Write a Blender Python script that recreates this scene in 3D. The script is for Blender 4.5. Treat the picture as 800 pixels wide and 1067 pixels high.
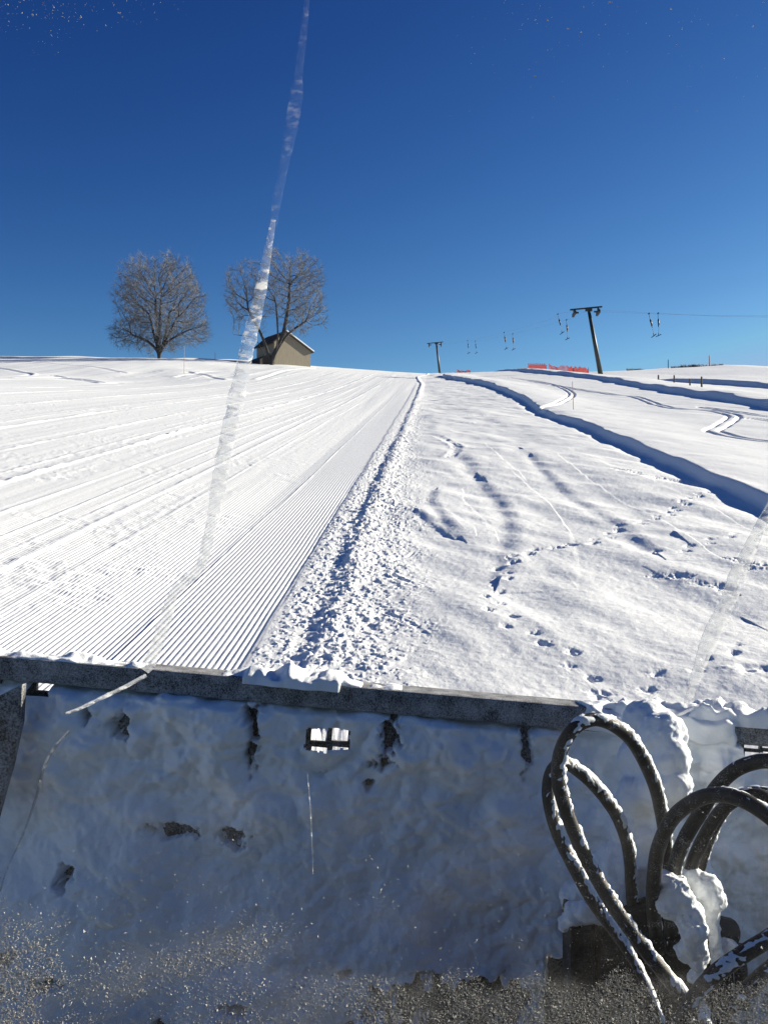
import bpy, bmesh, math, random
import numpy as np
from mathutils import Vector, Matrix

random.seed(7)
rng = np.random.default_rng(7)
for o in list(bpy.data.objects):
    bpy.data.objects.remove(o)
S = bpy.context.scene
C = S.collection

# ------------------------------------------------------------------ camera
F = 1025.0                       # focal length in pixels of the 800 x 1067 photograph
CAM = Vector((0, 0, 2.6))
YAW, PITCH = math.radians(2.8), math.radians(1.24)
cd = bpy.data.cameras.new('camera'); cam = bpy.data.objects.new('camera', cd); C.objects.link(cam)
cam.location = CAM
cam.rotation_euler = (math.radians(90) + PITCH, 0, YAW)
cd.sensor_fit = 'VERTICAL'; cd.sensor_height = 24.0
cd.lens = 24.0 * F / 1067.0
cd.clip_start = 0.02; cd.clip_end = 20000
S.camera = cam
ROT = cam.rotation_euler.to_matrix()

# ------------------------------------------------------------------ light
SUN_EL, SUN_AZ = math.radians(21), math.radians(25)      # azimuth from +X (right) towards +Y (ahead)
w = bpy.data.worlds.new('World'); S.world = w; w.use_nodes = True
nt = w.node_tree; bg = nt.nodes['Background']
sky = nt.nodes.new('ShaderNodeTexSky'); sky.sky_type = 'NISHITA'; sky.sun_disc = False
sky.sun_elevation = SUN_EL; sky.sun_rotation = math.radians(90) - SUN_AZ
sky.altitude = 2200; sky.air_density = 1.0; sky.dust_density = 0.6; sky.ozone_density = 3.0
# deep, saturated winter sky: a per-channel contrast curve on the sky's own colour
sep = nt.nodes.new('ShaderNodeSeparateColor'); com = nt.nodes.new('ShaderNodeCombineColor')
nt.links.new(sky.outputs[0], sep.inputs[0])
for ch, (p_, a_) in enumerate(((2.5, 2.50), (2.05, 1.16), (1.45, 0.71))):
    m1 = nt.nodes.new('ShaderNodeMath'); m1.operation = 'MULTIPLY'; m1.inputs[1].default_value = 0.17
    m2 = nt.nodes.new('ShaderNodeMath'); m2.operation = 'MINIMUM'; m2.inputs[1].default_value = 1.05
    m3 = nt.nodes.new('ShaderNodeMath'); m3.operation = 'POWER'; m3.inputs[1].default_value = p_
    m4 = nt.nodes.new('ShaderNodeMath'); m4.operation = 'MULTIPLY'; m4.inputs[1].default_value = a_ * 4.35
    nt.links.new(sep.outputs[ch], m1.inputs[0]); nt.links.new(m1.outputs[0], m2.inputs[0]); nt.links.new(m2.outputs[0], m3.inputs[0])
    m5 = nt.nodes.new('ShaderNodeMath'); m5.operation = 'MINIMUM'; m5.inputs[1].default_value = (0.30, 0.50, 0.80)[ch] * 4.35
    nt.links.new(m3.outputs[0], m4.inputs[0]); nt.links.new(m4.outputs[0], m5.inputs[0]); nt.links.new(m5.outputs[0], com.inputs[ch])
nt.links.new(com.outputs[0], bg.inputs['Color'])
bg.inputs['Strength'].default_value = 0.10
sd = bpy.data.lights.new('sun', 'SUN'); sd.energy = 4.6; sd.angle = math.radians(0.5); sd.color = (1.0, 0.90, 0.72)
sun = bpy.data.objects.new('sun', sd); C.objects.link(sun)
SD = Vector((math.cos(SUN_EL) * math.cos(SUN_AZ), math.cos(SUN_EL) * math.sin(SUN_AZ), math.sin(SUN_EL)))
sun.rotation_euler = (-SD).to_track_quat('-Z', 'Y').to_euler()
sun.location = (30, 10, 30)
S.view_settings.view_transform = 'Standard'; S.view_settings.look = 'None'
S.view_settings.exposure = 1.23; S.view_settings.gamma = 1.0
S.view_settings.use_curve_mapping = False

# ------------------------------------------------------------------ helpers
def ray(px, py):
    v = ROT @ Vector(((px - 400) / F, -(py - 533.5) / F, -1.0))
    return v
def at(px, py, Y):
    """point of the photograph's sight line at distance Y ahead"""
    v = ray(px, py)
    return CAM + v * (Y / v.y)
TAN = math.tan(math.radians(10))
def on_slope(px, py):
    """first point where a sight line meets the mean snow surface: gives x, y"""
    v = ray(px, py); v = v / v.y
    ys = np.linspace(3, 250, 4000)
    d = CAM.z + v.z * ys - TAN * ys - base_w(v.x * ys, ys)
    k = np.argmax(d < 0) if (d < 0).any() else int(np.argmin(d))
    return v.x * ys[k], ys[k]

def hash2(ix, iy, seed):
    h = (ix.astype(np.int64) * 374761393 + iy.astype(np.int64) * 668265263 + seed * 1442695041) & 0xffffffff
    h = ((h ^ (h >> 13)) * 1274126177) & 0xffffffff
    h = h ^ (h >> 16)
    return (h & 0xffff) / 65535.0
def vnoise(x, y, seed=0):
    ix = np.floor(x); iy = np.floor(y)
    fx = x - ix; fy = y - iy
    fx = fx * fx * fx * (fx * (fx * 6 - 15) + 10); fy = fy * fy * fy * (fy * (fy * 6 - 15) + 10)
    a = hash2(ix, iy, seed); b = hash2(ix + 1, iy, seed); c = hash2(ix, iy + 1, seed); d = hash2(ix + 1, iy + 1, seed)
    return (a * (1 - fx) + b * fx) * (1 - fy) + (c * (1 - fx) + d * fx) * fy * 1.0 - 0.5
def fbm(x, y, seed=0, oct=4, gain=0.5):
    s = np.zeros_like(x); a = 1.0; f = 1.0
    for k in range(oct):
        r = 0.6 + k * 1.1
        xr = x * math.cos(r) - y * math.sin(r); yr = x * math.sin(r) + y * math.cos(r)
        s += a * vnoise(xr * f + 17.3 * k, yr * f - 9.1 * k, seed + k * 31); a *= gain; f *= 2.03
    return s
def sstep(a, b, x):
    t = np.clip((x - a) / (b - a), 0, 1)
    return t * t * (3 - 2 * t)

def grid_mesh(name, co, nr, nc, keep=None, smooth=True):
    """regular grid of nr x nc points as one mesh"""
    me = bpy.data.meshes.new(name)
    i = np.arange(nr - 1)[:, None] * nc + np.arange(nc - 1)[None, :]
    q = np.stack([i, i + 1, i + 1 + nc, i + nc], -1).reshape(-1, 4)
    if keep is not None: q = q[keep.reshape(-1)]
    me.vertices.add(len(co)); me.vertices.foreach_set('co', co.astype(np.float32).ravel())
    me.loops.add(q.size); me.loops.foreach_set('vertex_index', q.astype(np.int32).ravel())
    me.polygons.add(len(q)); me.polygons.foreach_set('loop_start', (np.arange(len(q)) * 4).astype(np.int32))
    me.update(calc_edges=True); me.validate()
    if smooth: me.polygons.foreach_set('use_smooth', np.ones(len(me.polygons), bool))
    return me
def link(name, me, mat, parent=None, label=None):
    o = bpy.data.objects.new(name, me); C.objects.link(o)
    if mat and not me.materials: me.materials.append(mat)
    if parent is not None: o.parent = parent
    if label: o['label'] = label
    return o
def tag(o, label, cat, group=None, kind=None):
    o['label'] = label; o['category'] = cat
    if group: o['group'] = group
    if kind: o['kind'] = kind
    return o
def thing(name, label, cat, loc=(0, 0, 0), rot=(0, 0, 0), group=None):
    o = bpy.data.objects.new(name, None); C.objects.link(o); o.location = loc; o.rotation_euler = rot
    o.empty_display_size = 0.1
    return tag(o, label, cat, group)
def bm_obj(name, bm, mat, parent=None, bevel=0, smooth=False):
    if bevel:
        bmesh.ops.bevel(bm, geom=list(bm.edges), offset=bevel, segments=2, affect='EDGES', profile=0.6)
    bmesh.ops.recalc_face_normals(bm, faces=bm.faces)
    me = bpy.data.meshes.new(name); bm.to_mesh(me); bm.free()
    if smooth: me.polygons.foreach_set('use_smooth', np.ones(len(me.polygons), bool))
    return link(name, me, mat, parent)
def add_box(bm, c, s, rot=None):
    m = Matrix.Translation(c)
    if rot is not None: m = m @ rot
    m = m @ Matrix.Diagonal((s[0], s[1], s[2], 1))
    return bmesh.ops.create_cube(bm, size=1, matrix=m)
def add_cyl(bm, a, b, r0, r1=None, n=12):
    a = Vector(a); b = Vector(b); d = b - a
    m = Matrix.Translation((a + b) / 2) @ d.to_track_quat('Z', 'Y').to_matrix().to_4x4()
    return bmesh.ops.create_cone(bm, cap_ends=True, segments=n, radius1=r0, radius2=r0 if r1 is None else r1, depth=d.length, matrix=m)
def catmull(P, n=10):
    P = [np.array(p, float) for p in P]
    P = [2 * P[0] - P[1]] + P + [2 * P[-1] - P[-2]]
    out = []
    for i in range(1, len(P) - 2):
        for k in range(n):
            t = k / n
            p0, p1, p2, p3 = P[i - 1:i + 3]
            out.append(0.5 * ((2 * p1) + (-p0 + p2) * t + (2 * p0 - 5 * p1 + 4 * p2 - p3) * t * t + (-p0 + 3 * p1 - 3 * p2 + p3) * t ** 3))
    out.append(P[-2])
    return np.array(out)
def tube_data(P, R, sides=14, off=0, cap=True):
    P = np.asarray(P, float); n = len(P)
    T = np.gradient(P, axis=0); T /= np.linalg.norm(T, axis=1)[:, None] + 1e-12
    u = np.cross(T[0], (0, 0, 1.0));
    if np.linalg.norm(u) < 1e-3: u = np.cross(T[0], (1.0, 0, 0))
    u /= np.linalg.norm(u)
    V = []; Fc = []
    for i in range(n):
        u = u - T[i] * np.dot(u, T[i]); u /= np.linalg.norm(u) + 1e-12
        v = np.cross(T[i], u)
        for k in range(sides):
            a = 2 * math.pi * k / sides
            r = R[i] if np.ndim(R[i]) == 0 else R[i][k]
            V.append(P[i] + (u * math.cos(a) + v * math.sin(a)) * r)
    for i in range(n - 1):
        for k in range(sides):
            a = off + i * sides + k; b = off + i * sides + (k + 1) % sides
            Fc.append((a, b, b + sides, a + sides))
    if cap:
        Fc.append(tuple(off + k for k in range(sides))[::-1]); Fc.append(tuple(off + (n - 1) * sides + k for k in range(sides)))
    return V, Fc
def pydata(name, V, Fc, mat, parent=None, smooth=True):
    me = bpy.data.meshes.new(name); me.from_pydata([tuple(v) for v in V], [], Fc); me.update()
    if smooth: me.polygons.foreach_set('use_smooth', np.ones(len(me.polygons), bool))
    return link(name, me, mat, parent)

# ------------------------------------------------------------------ materials
def new_mat(name):
    m = bpy.data.materials.new(name); m.use_nodes = True
    return m, m.node_tree, m.node_tree.nodes['Principled BSDF']
def nd(t, kind, **kw):
    n = t.nodes.new(kind)
    for k, v in kw.items(): setattr(n, k, v)
    return n
def noise(t, scale, detail=4, rough=0.55, vec=None):
    n = nd(t, 'ShaderNodeTexNoise'); n.inputs['Scale'].default_value = scale; n.inputs['Detail'].default_value = detail
    n.inputs['Roughness'].default_value = rough
    if vec: t.links.new(vec, n.inputs['Vector'])
    return n
def ramp(t, fac, stops):
    r = nd(t, 'ShaderNodeValToRGB'); e = r.color_ramp.elements
    while len(e) < len(stops): e.new(0.5)
    for k, (p, c) in enumerate(stops):
        e[k].position = p; e[k].color = (c[0], c[1], c[2], 1) if len(c) == 3 else c
    t.links.new(fac, r.inputs[0]); return r

def snow_material(name, grain=160, strength=0.25, dist=0.004, base=(0.76, 0.79, 0.83)):
    m, t, b = new_mat(name)
    b.inputs['Base Color'].default_value = (*base, 1)
    b.inputs['Roughness'].default_value = 0.75; b.inputs['Specular IOR Level'].default_value = 0.25
    tc = nd(t, 'ShaderNodeTexCoord')
    n1 = noise(t, grain, 3, 0.6, tc.outputs['Object']); n2 = noise(t, grain / 7, 4, 0.6, tc.outputs['Object'])
    mx = nd(t, 'ShaderNodeMath', operation='MULTIPLY_ADD'); mx.inputs[1].default_value = 2.0
    t.links.new(n2.outputs[0], mx.inputs[0]); t.links.new(n1.outputs[0], mx.inputs[2])
    bp = nd(t, 'ShaderNodeBump'); bp.inputs['Strength'].default_value = strength; bp.inputs['Distance'].default_value = dist
    t.links.new(mx.outputs[0], bp.inputs['Height']); t.links.new(bp.outputs[0], b.inputs['Normal'])
    return m
M = {}
M['snow'] = snow_material('snow_ground', 70, 0.33, 0.010)
M['crust'] = snow_material('snow_crust', 260, 0.5, 0.003, (0.82, 0.86, 0.91))

def frosted(name, dark, frost, scale, lo, hi, rough=0.6, metallic=0.0, bump=0.3):
    m, t, b = new_mat(name)
    tc = nd(t, 'ShaderNodeTexCoord')
    n = noise(t, scale, 5, 0.7, tc.outputs['Object']); big = noise(t, scale / 14, 3, 0.6, tc.outputs['Object'])
    a = nd(t, 'ShaderNodeMath', operation='MULTIPLY_ADD'); a.inputs[1].default_value = 0.55
    t.links.new(big.outputs[0], a.inputs[0]); t.links.new(n.outputs[0], a.inputs[2])
    r = ramp(t, a.outputs[0], [(lo, dark), (hi, frost)])
    t.links.new(r.outputs[0], b.inputs['Base Color'])
    b.inputs['Roughness'].default_value = rough; b.inputs['Metallic'].default_value = metallic
    b.inputs['Specular IOR Level'].default_value = 0.3
    bp = nd(t, 'ShaderNodeBump'); bp.inputs['Strength'].default_value = bump; bp.inputs['Distance'].default_value = 0.004
    t.links.new(a.outputs[0], bp.inputs['Height']); t.links.new(bp.outputs[0], b.inputs['Normal'])
    return m
M['steel'] = frosted('frosted_steel', (0.012, 0.012, 0.013), (0.46, 0.47, 0.49), 260, 0.60, 0.98)
M['panel'] = frosted('dark_panel_steel', (0.012, 0.012, 0.013), (0.40, 0.41, 0.43), 190, 0.66, 1.0)
M['rubber'] = frosted('hose_rubber', (0.010, 0.010, 0.011), (0.42, 0.43, 0.45), 420, 0.88, 1.12, 0.5)
M['cowl'] = frosted('cowl_paint', (0.008, 0.008, 0.008), (0.30, 0.29, 0.27), 700, 0.86, 1.10)
M['black'] = frosted('black_hydraulics', (0.010, 0.010, 0.011), (0.3, 0.3, 0.31), 90, 0.90, 1.2)
def plain(name, col, rough=0.6, var=0.25, scale=8, metallic=0.0):
    m, t, b = new_mat(name)
    tc = nd(t, 'ShaderNodeTexCoord'); n = noise(t, scale, 5, 0.6, tc.outputs['Object'])
    lo = tuple(c * (1 - var) for c in col); hi = tuple(min(1, c * (1 + var)) for c in col)
    r = ramp(t, n.outputs[0], [(0.3, lo), (0.7, hi)])
    t.links.new(r.outputs[0], b.inputs['Base Color']); b.inputs['Roughness'].default_value = rough
    b.inputs['Metallic'].default_value = metallic
    return m
M['bark'] = plain('bark', (0.045, 0.043, 0.043), 0.9, 0.35, 6)
M['twig'] = plain('twigs', (0.16, 0.165, 0.18), 0.9, 0.3, 3)
M['pylon'] = plain('galvanised_steel', (0.03, 0.042, 0.04), 0.5, 0.25, 5, 0.2)
M['rope'] = plain('steel_rope', (0.22, 0.18, 0.18), 0.6)
M['tbar'] = plain('tbar_plastic', (0.02, 0.022, 0.03), 0.5)
M['orange'] = plain('orange_net', (0.88, 0.27, 0.22), 0.7, 0.2)
M['post'] = plain('weathered_wood', (0.12, 0.10, 0.08), 0.9, 0.3, 12)
M['pole'] = plain('pole_plastic', (0.42, 0.30, 0.27), 0.6)
M['shrub'] = plain('dry_shrub', (0.12, 0.09, 0.06), 0.9, 0.4, 10)
def wood_wall():
    m, t, b = new_mat('hut_render')
    tc = nd(t, 'ShaderNodeTexCoord'); mp = nd(t, 'ShaderNodeMapping'); mp.inputs['Scale'].default_value = (7, 7, 0.5)
    t.links.new(tc.outputs['Object'], mp.inputs[0])
    n = noise(t, 1.5, 6, 0.65, mp.outputs[0])
    r = ramp(t, n.outputs[0], [(0.3, (0.19, 0.165, 0.125)), (0.7, (0.29, 0.255, 0.20))])
    t.links.new(r.outputs[0], b.inputs['Base Color']); b.inputs['Roughness'].default_value = 0.9
    return m
M['hut'] = wood_wall()
M['dark_wood'] = plain('dark_wood', (0.035, 0.03, 0.028), 0.9, 0.3, 6)
def glass_pane():
    m = bpy.data.materials.new('windscreen_glass'); m.use_nodes = True; t = m.node_tree; t.nodes.clear()
    out = nd(t, 'ShaderNodeOutputMaterial'); tr = nd(t, 'ShaderNodeBsdfTransparent'); gl = nd(t, 'ShaderNodeBsdfGlossy')
    tr.inputs[0].default_value = (0.985, 0.99, 0.988, 1); gl.inputs['Roughness'].default_value = 0.02
    fr = nd(t, 'ShaderNodeFresnel'); fr.inputs['IOR'].default_value = 1.06
    mx = nd(t, 'ShaderNodeMixShader'); t.links.new(fr.outputs[0], mx.inputs[0]); t.links.new(tr.outputs[0], mx.inputs[1]); t.links.new(gl.outputs[0], mx.inputs[2])
    t.links.new(mx.outputs[0], out.inputs[0]); return m
M['glass'] = glass_pane()
def ice(name, white, trans_tint=(0.94, 0.955, 0.97), rough=0.03, clear=0.55, blob_at=0.48):
    m = bpy.data.materials.new(name); m.use_nodes = True; t = m.node_tree; t.nodes.clear()
    out = nd(t, 'ShaderNodeOutputMaterial'); g = nd(t, 'ShaderNodeBsdfRefraction'); d = nd(t, 'ShaderNodeBsdfDiffuse'); tl = nd(t, 'ShaderNodeBsdfTranslucent')
    g.inputs['Color'].default_value = (*trans_tint, 1); g.inputs['Roughness'].default_value = rough; g.inputs['IOR'].default_value = 1.30
    tp = nd(t, 'ShaderNodeBsdfTransparent'); tp.inputs[0].default_value = (*trans_tint, 1)
    d.inputs['Color'].default_value = (0.85, 0.87, 0.9, 1); tl.inputs['Color'].default_value = (0.85, 0.87, 0.9, 1)
    m0 = nd(t, 'ShaderNodeMixShader'); m0.inputs[0].default_value = 0.5
    t.links.new(d.outputs[0], m0.inputs[1]); t.links.new(tl.outputs[0], m0.inputs[2])
    m1 = nd(t, 'ShaderNodeMixShader'); m1.inputs[0].default_value = clear
    t.links.new(g.outputs[0], m1.inputs[1]); t.links.new(tp.outputs[0], m1.inputs[2])
    mx = nd(t, 'ShaderNodeMixShader')
    tc = nd(t, 'ShaderNodeTexCoord'); mp = nd(t, 'ShaderNodeMapping'); mp.inputs['Scale'].default_value = (0.8, 1.0, 1.7); mp.inputs['Rotation'].default_value = (0, 0.25, 0)
    t.links.new(tc.outputs['Object'], mp.inputs[0]); n = noise(t, 125, 3, 0.6, mp.outputs[0])
    r = ramp(t, n.outputs[0], [(blob_at, (white * 0.15,) * 3), (blob_at + 0.14, (white,) * 3)])
    t.links.new(r.outputs[0], mx.inputs[0]); t.links.new(m1.outputs[0], mx.inputs[1]); t.links.new(m0.outputs[0], mx.inputs[2])
    t.links.new(mx.outputs[0], out.inputs[0]); return m
M['ice'] = ice('streak_ice', 0.85, clear=0.78, blob_at=0.50)
M['white_ice'] = ice('white_ice', 1.0)
M['clear_ice'] = ice('clear_ice', 0.12, (0.985, 0.985, 0.99), 0.03, 0.88, 0.53)
M['crack_ice'] = ice('crack_ice', 0.10, (0.62, 0.64, 0.66), 0.05, 0.75, 0.55)
M['grey_ice'] = ice('grey_ice', 0.42, (0.84, 0.86, 0.88), 0.06, 0.66, 0.42)
def grains():
    m = bpy.data.materials.new('frost_grains'); m.use_nodes = True; t = m.node_tree; t.nodes.clear()
    out = nd(t, 'ShaderNodeOutputMaterial'); d = nd(t, 'ShaderNodeBsdfDiffuse'); tl = nd(t, 'ShaderNodeBsdfTranslucent'); mx = nd(t, 'ShaderNodeMixShader')
    d.inputs[0].default_value = (0.5, 0.5, 0.5, 1); tl.inputs[0].default_value = (0.38, 0.38, 0.37, 1); mx.inputs[0].default_value = 0.5
    t.links.new(d.outputs[0], mx.inputs[1]); t.links.new(tl.outputs[0], mx.inputs[2]); t.links.new(mx.outputs[0], out.inputs[0]); return m
M['frost'] = grains()

# ------------------------------------------------------------------ the snow slope
H = 2.6
CX = np.array([-400, -96, -66, -51, -36.6, -30, -18.3, -7.3, -0.7, 7.3, 16, 22, 28, 36, 51, 80, 400.])
CW = np.array([6.0, 4.3, 3.77, 3.5, 3.2, 2.75, 1.72, 0.84, 0.4, 0.55, 0.8, 0.6, -0.3, -0.8, -1.0, -0.8, -1.0])
RX = np.array([-400, 20, 40, 50, 63, 75, 89, 110, 400.])
RW = np.array([-3.5, -2.5, -0.9, -0.5, 0.1, 0.55, 0.15, 0.3, -1.0])
def base_w(x, y):
    c = np.interp(x, CX, CW)
    w_ = c * sstep(55, 150, y)
    drop = 2.9 * (np.clip(y - 150, 0, 200) / 150) ** 1.5
    right = sstep(22, 40, x)
    w1 = w_ - drop
    r = np.interp(x, RX, RW)
    w2 = w_ + (r - w_) * sstep(150, 255, y) - 0.06 * np.clip(y - 268, 0, 60)
    w3 = w1 * (1 - right) + w2 * right
    w3 = w3 - 0.62 * np.clip(y - 325, 0, 260) - TAN * np.clip(y - 585, 0, 1e6)
    return w3
tracks = []          # (points xy, kind, width, depth)
def path(px, n=12):
    P = [on_slope(*p) for p in px]
    return catmull([(p[0], p[1]) for p in P], n)
def seg_dist(X, Y, P, reach):
    """distance to polyline and arc length for points inside reach"""
    D = np.full(X.shape, 1e9); A = np.zeros(X.shape)
    L = 0.0
    for a, b in zip(P[:-1], P[1:]):
        d = b - a; l = math.hypot(*d)
        if l < 1e-6: continue
        m = (X > min(a[0], b[0]) - reach) & (X < max(a[0], b[0]) + reach) & (Y > min(a[1], b[1]) - reach) & (Y < max(a[1], b[1]) + reach)
        if m.any():
            xs = X[m] - a[0]; ys = Y[m] - a[1]
            t = np.clip((xs * d[0] + ys * d[1]) / (l * l), 0, 1)
            sgn = np.sign(d[0] * ys - d[1] * xs)
            dd = np.hypot(xs - d[0] * t, ys - d[1] * t)
            old = D[m]; up = dd < np.abs(old)
            old[up] = (dd * np.where(sgn == 0, 1, sgn))[up]; D[m] = old
            aa = A[m]; aa[up] = L + t[up] * l; A[m] = aa
        L += l
    return D, A
def snow_w(x, y):
    """height of the snow above the mean slope plane"""
    w_ = base_w(x, y)
    near = 1 - sstep(150, 320, y)
    wob = 0.25 * vnoise(y / 9.0, y * 0 + 3.1, 5) + 0.12 * vnoise(y / 2.6, y * 0 + 7.7, 6)
    far_bend = -0.9 * sstep(95, 128, y) + 1.2 * sstep(128, 150, y)
    # groomed piste on the left
    edge = -1.62 + 0.05 * vnoise(y / 1.1, y * 0, 8) + far_bend
    piste = sstep(0.05, -0.05, x - edge)
    corr_fade = (1 - sstep(16, 27, y)) * (1 - 0.6 * sstep(-5, -9, x))
    ph = 2 * math.pi * (x + 0.012 * vnoise(y / 1.5, y * 0 + 1, 9)) / 0.058
    ridge = 0.5 + 0.5 * np.cos(ph); ridge = ridge ** 0.75
    patch = sstep(0.05, 0.30, fbm(x / 1.6, y / 3.5, 60, 3) + 0.10 * np.cos((x + 6.8) / 1.6))
    rough_p = patch * sstep(-2.6, -4.5, x) * 0.8
    corr = 0.0082 * (1 + 0.35 * np.clip(fbm(x / 0.05, y / 0.10, 57, 2), -1, 1)) * (ridge - 0.5) * corr_fade * (1 - 0.6 * rough_p) * (0.75 + 0.5 * vnoise(x / 0.7, y / 6, 61) + 0.25)
    lumps = 0.016 * np.clip(fbm(x / 0.16, y / 0.20, 62, 3), -0.1, 1) * rough_p * (1 - sstep(28, 60, y))
    lines = 0
    for lx, lh, lw in ((-2.75, 0.020, 0.03), (-4.35, 0.02, 0.05), (-5.1, 0.045, 0.08), (-5.45, 0.03, 0.05), (-5.9, 0.025, 0.05), (-6.7, 0.03, 0.06),
                       (-8.0, 0.085, 0.11), (-8.6, 0.03, 0.07), (-10.2, 0.05, 0.1), (-12.6, 0.075, 0.13), (-13.4, 0.04, 0.1), (-16.5, 0.07, 0.16), (-20.5, 0.08, 0.2), (-24, 0.07, 0.2)):
        xx = x - lx - 0.10 * vnoise(y / 7.0, y * 0 + lx, 63)
        k = np.exp(-(xx / (lw * 0.7)) ** 2) * lh * 0.38 * (0.45 + 1.1 * (vnoise(y / 2.2, y * 0 + lx * 3, 64) + 0.5)) * (0.5 + 1.0 * (vnoise(y / 0.35, y * 0 + lx * 5, 65) + 0.5))
        lines = lines + k
    streak = 0.010 * fbm(x / 0.22, y / 9.0, 67, 3) * sstep(-2.0, -5.0, x) + 0.03 * fbm(x / 0.9, y / 30.0, 68, 2) * sstep(25, 60, y)
    scuff = 0.014 * sstep(0.05, 0.35, fbm(x / 0.9, y / 0.7, 58, 2)) * fbm(x / 0.15, y / 0.15, 59, 2) * sstep(-2.2, -3.5, x) * (1 - sstep(35, 70, y))
    lines = lines + streak + scuff
    wav = 0.03 * fbm(x / 6, y / 14, 66, 2) * sstep(-3, -7, x) + 0.045 * 1.7 * np.clip(-x - 3, 0, 40) * (1 - sstep(30, 110, y))
    w_ = w_ + piste * (corr + lumps + lines * (1 - sstep(120, 150, y)) + wav)
    w_ = w_ - 0.014 * piste
    # berm of loose clods thrown up along the piste edge
    gx = x - (-1.17 + wob * 0.35 + far_bend + 0.06 * fbm(x / 0.12, y / 0.2, 74, 2))
    clod_zone = sstep(-0.52, -0.30, gx) * sstep(1.5, 0.45, gx + 0.45 * vnoise(x / 0.5, y / 0.5, 69)) * (1 - sstep(60, 110, y))
    cl = fbm(x / 0.10, y / 0.11, 70, 3, 0.55) + 0.40 * fbm(x / 0.35, y / 0.45, 75, 2)
    clods = 0.030 * np.clip(cl + 0.08, 0, 1) * (0.45 + 0.9 * np.exp(-((gx - 0.25) / 0.45) ** 2))
    fine = sstep(0.04, 0.30, fbm(x / 0.055, y / 0.06, 73, 2)) * 0.012 * (1 - sstep(18, 40, y))
    ridge_b = 0.040 * np.exp(-((gx - 0.16) / 0.22) ** 2) * (0.75 + 1.0 * vnoise(x / 0.5, y / 0.5, 71)) * sstep(-0.10, 0.10, gx) * (1 + 1.2 * sstep(40, 110, y))
    trough = -0.010 * np.exp(-((gx + 0.06) / 0.12) ** 2) * (1 + vnoise(y / 0.4, y * 0, 72))
    w_ = w_ + near * ((clods + fine) * clod_zone + ridge_b + trough)
    # untouched snow on the right
    fresh = sstep(-1.0, 0.2, x)
    sk = x * 0.92 + y * 0.38; st = -x * 0.38 + y * 0.92
    und = 0.078 * fbm(sk / 1.1, st / 2.6, 80, 3) + 0.008 * fbm(sk / 0.32, st / 0.6, 84, 3) + 0.0045 * fbm(x / 0.07, y / 0.08, 88, 3) * (1 - sstep(15, 45, y))
    und = und + 0.10 * fbm(x / 5, y / 12, 87, 2)
    w_ = w_ + fresh * near * und * (1 - 0.55 * sstep(5.5, 6.2, x))
    # snow banks along the drag lift track
    b1 = x - (5.55 + 0.9 * vnoise(y / 16, y * 0 + 2, 90) + 0.16 * vnoise(y / 1.3, y * 0 + 2, 92) - 4.2 * sstep(75, 135, y) + 0.3 * sstep(30, 50, y))
    bh = (0.20 + 0.06 * vnoise(y / 5, y * 0, 91)) * (1 + 0.8 * sstep(40, 100, y)) * (1 - sstep(132, 145, y))
    bank = bh * sstep(-0.16, 0.14, b1) * (1 - sstep(0.5, 5.0, b1)) - 0.05 * np.exp(-((b1 + 0.3) / 0.25) ** 2)
    w_ = w_ + near * bank
    b2 = x - (17.6 + 1.2 * vnoise(y / 20, y * 0 + 8, 93) + 0.4 * vnoise(y / 2.4, y * 0 + 8, 95) - 3.0 * sstep(100, 145, y))
    w_ = w_ + near * 0.42 * (1 + 0.35 * vnoise(y / 3, y * 0 + 1, 94)) * sstep(-0.5, 0.25, b2) * (1 - sstep(0.6, 8, b2)) * sstep(20, 35, y)
    b3 = x - (29.5 + 2.0 * vnoise(y / 20, y * 0 + 8, 96))
    w_ = w_ + near * 0.55 * sstep(-0.7, 0.4, b3) * (1 - sstep(1, 9, b3)) * sstep(70, 95, y) * (1 - sstep(110, 140, y))
    # drifts on the far right hill and the far left shoulder
    w_ = w_ + 0.9 * fbm(x / 22, y / 30, 97, 3) * sstep(26, 40, x) * sstep(70, 130, y) * 0.5
    w_ = w_ + 0.35 * fbm(x / 9, y / 20, 98, 3) * sstep(-14, -24, x) * sstep(55, 100, y)
    # ski tracks, prints
    for P, kind, wd, dp in tracks:
        reach = wd * 3.5
        m = (x > P[:, 0].min() - reach) & (x < P[:, 0].max() + reach) & (y > P[:, 1].min() - reach) & (y < P[:, 1].max() + reach)
        if not m.any(): continue
        D, A = seg_dist(x[m], y[m], P, reach)
        if kind == 'prints':
            st_ = 0.30
            ph_ = (A / st_) - np.floor(A / st_); side = np.where(np.floor(A / st_) % 2 == 0, 0.07, -0.07)
            jit = vnoise(np.floor(A / st_) * 7.3, A * 0, 33) * 0.08
            rr = np.hypot((D - side - jit) / (wd * 0.42), (ph_ - 0.5) * st_ / (wd * 0.62)) + 1.1 * fbm(x[m] / 0.05, y[m] / 0.05, 34, 3)
            k = -0.62 * dp * np.exp(-np.abs(rr) ** 2) * (0.5 + 1.2 * hash2(np.floor(A / st_), np.floor(A * 0), 77))
        elif kind == 'step':        # a soft edge: higher on the right
            wd = wd * 1.7
            k = 0.5 * dp * sstep(-wd * 0.5, wd * 0.5, D) * np.exp(-np.clip(D, 0, 9) / (wd * 1.6)) - 0.25 * dp * np.exp(-((D + wd * 0.4) / (wd * 0.5)) ** 2)
            k = k * sstep(-wd * 3.3, -wd * 1.5, D) * sstep(wd * 3.4, wd * 2.0, D)
            k = k * (0.6 + 1.0 * (vnoise(A / 0.5, A * 0, 41) + 0.4))
        elif kind == 'ski':
            k = -dp * np.exp(-(D / (wd * 0.5)) ** 2) + 0.6 * dp * np.exp(-((D - wd * 0.9) / (wd * 0.5)) ** 2)
        elif kind == 'pair':
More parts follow.
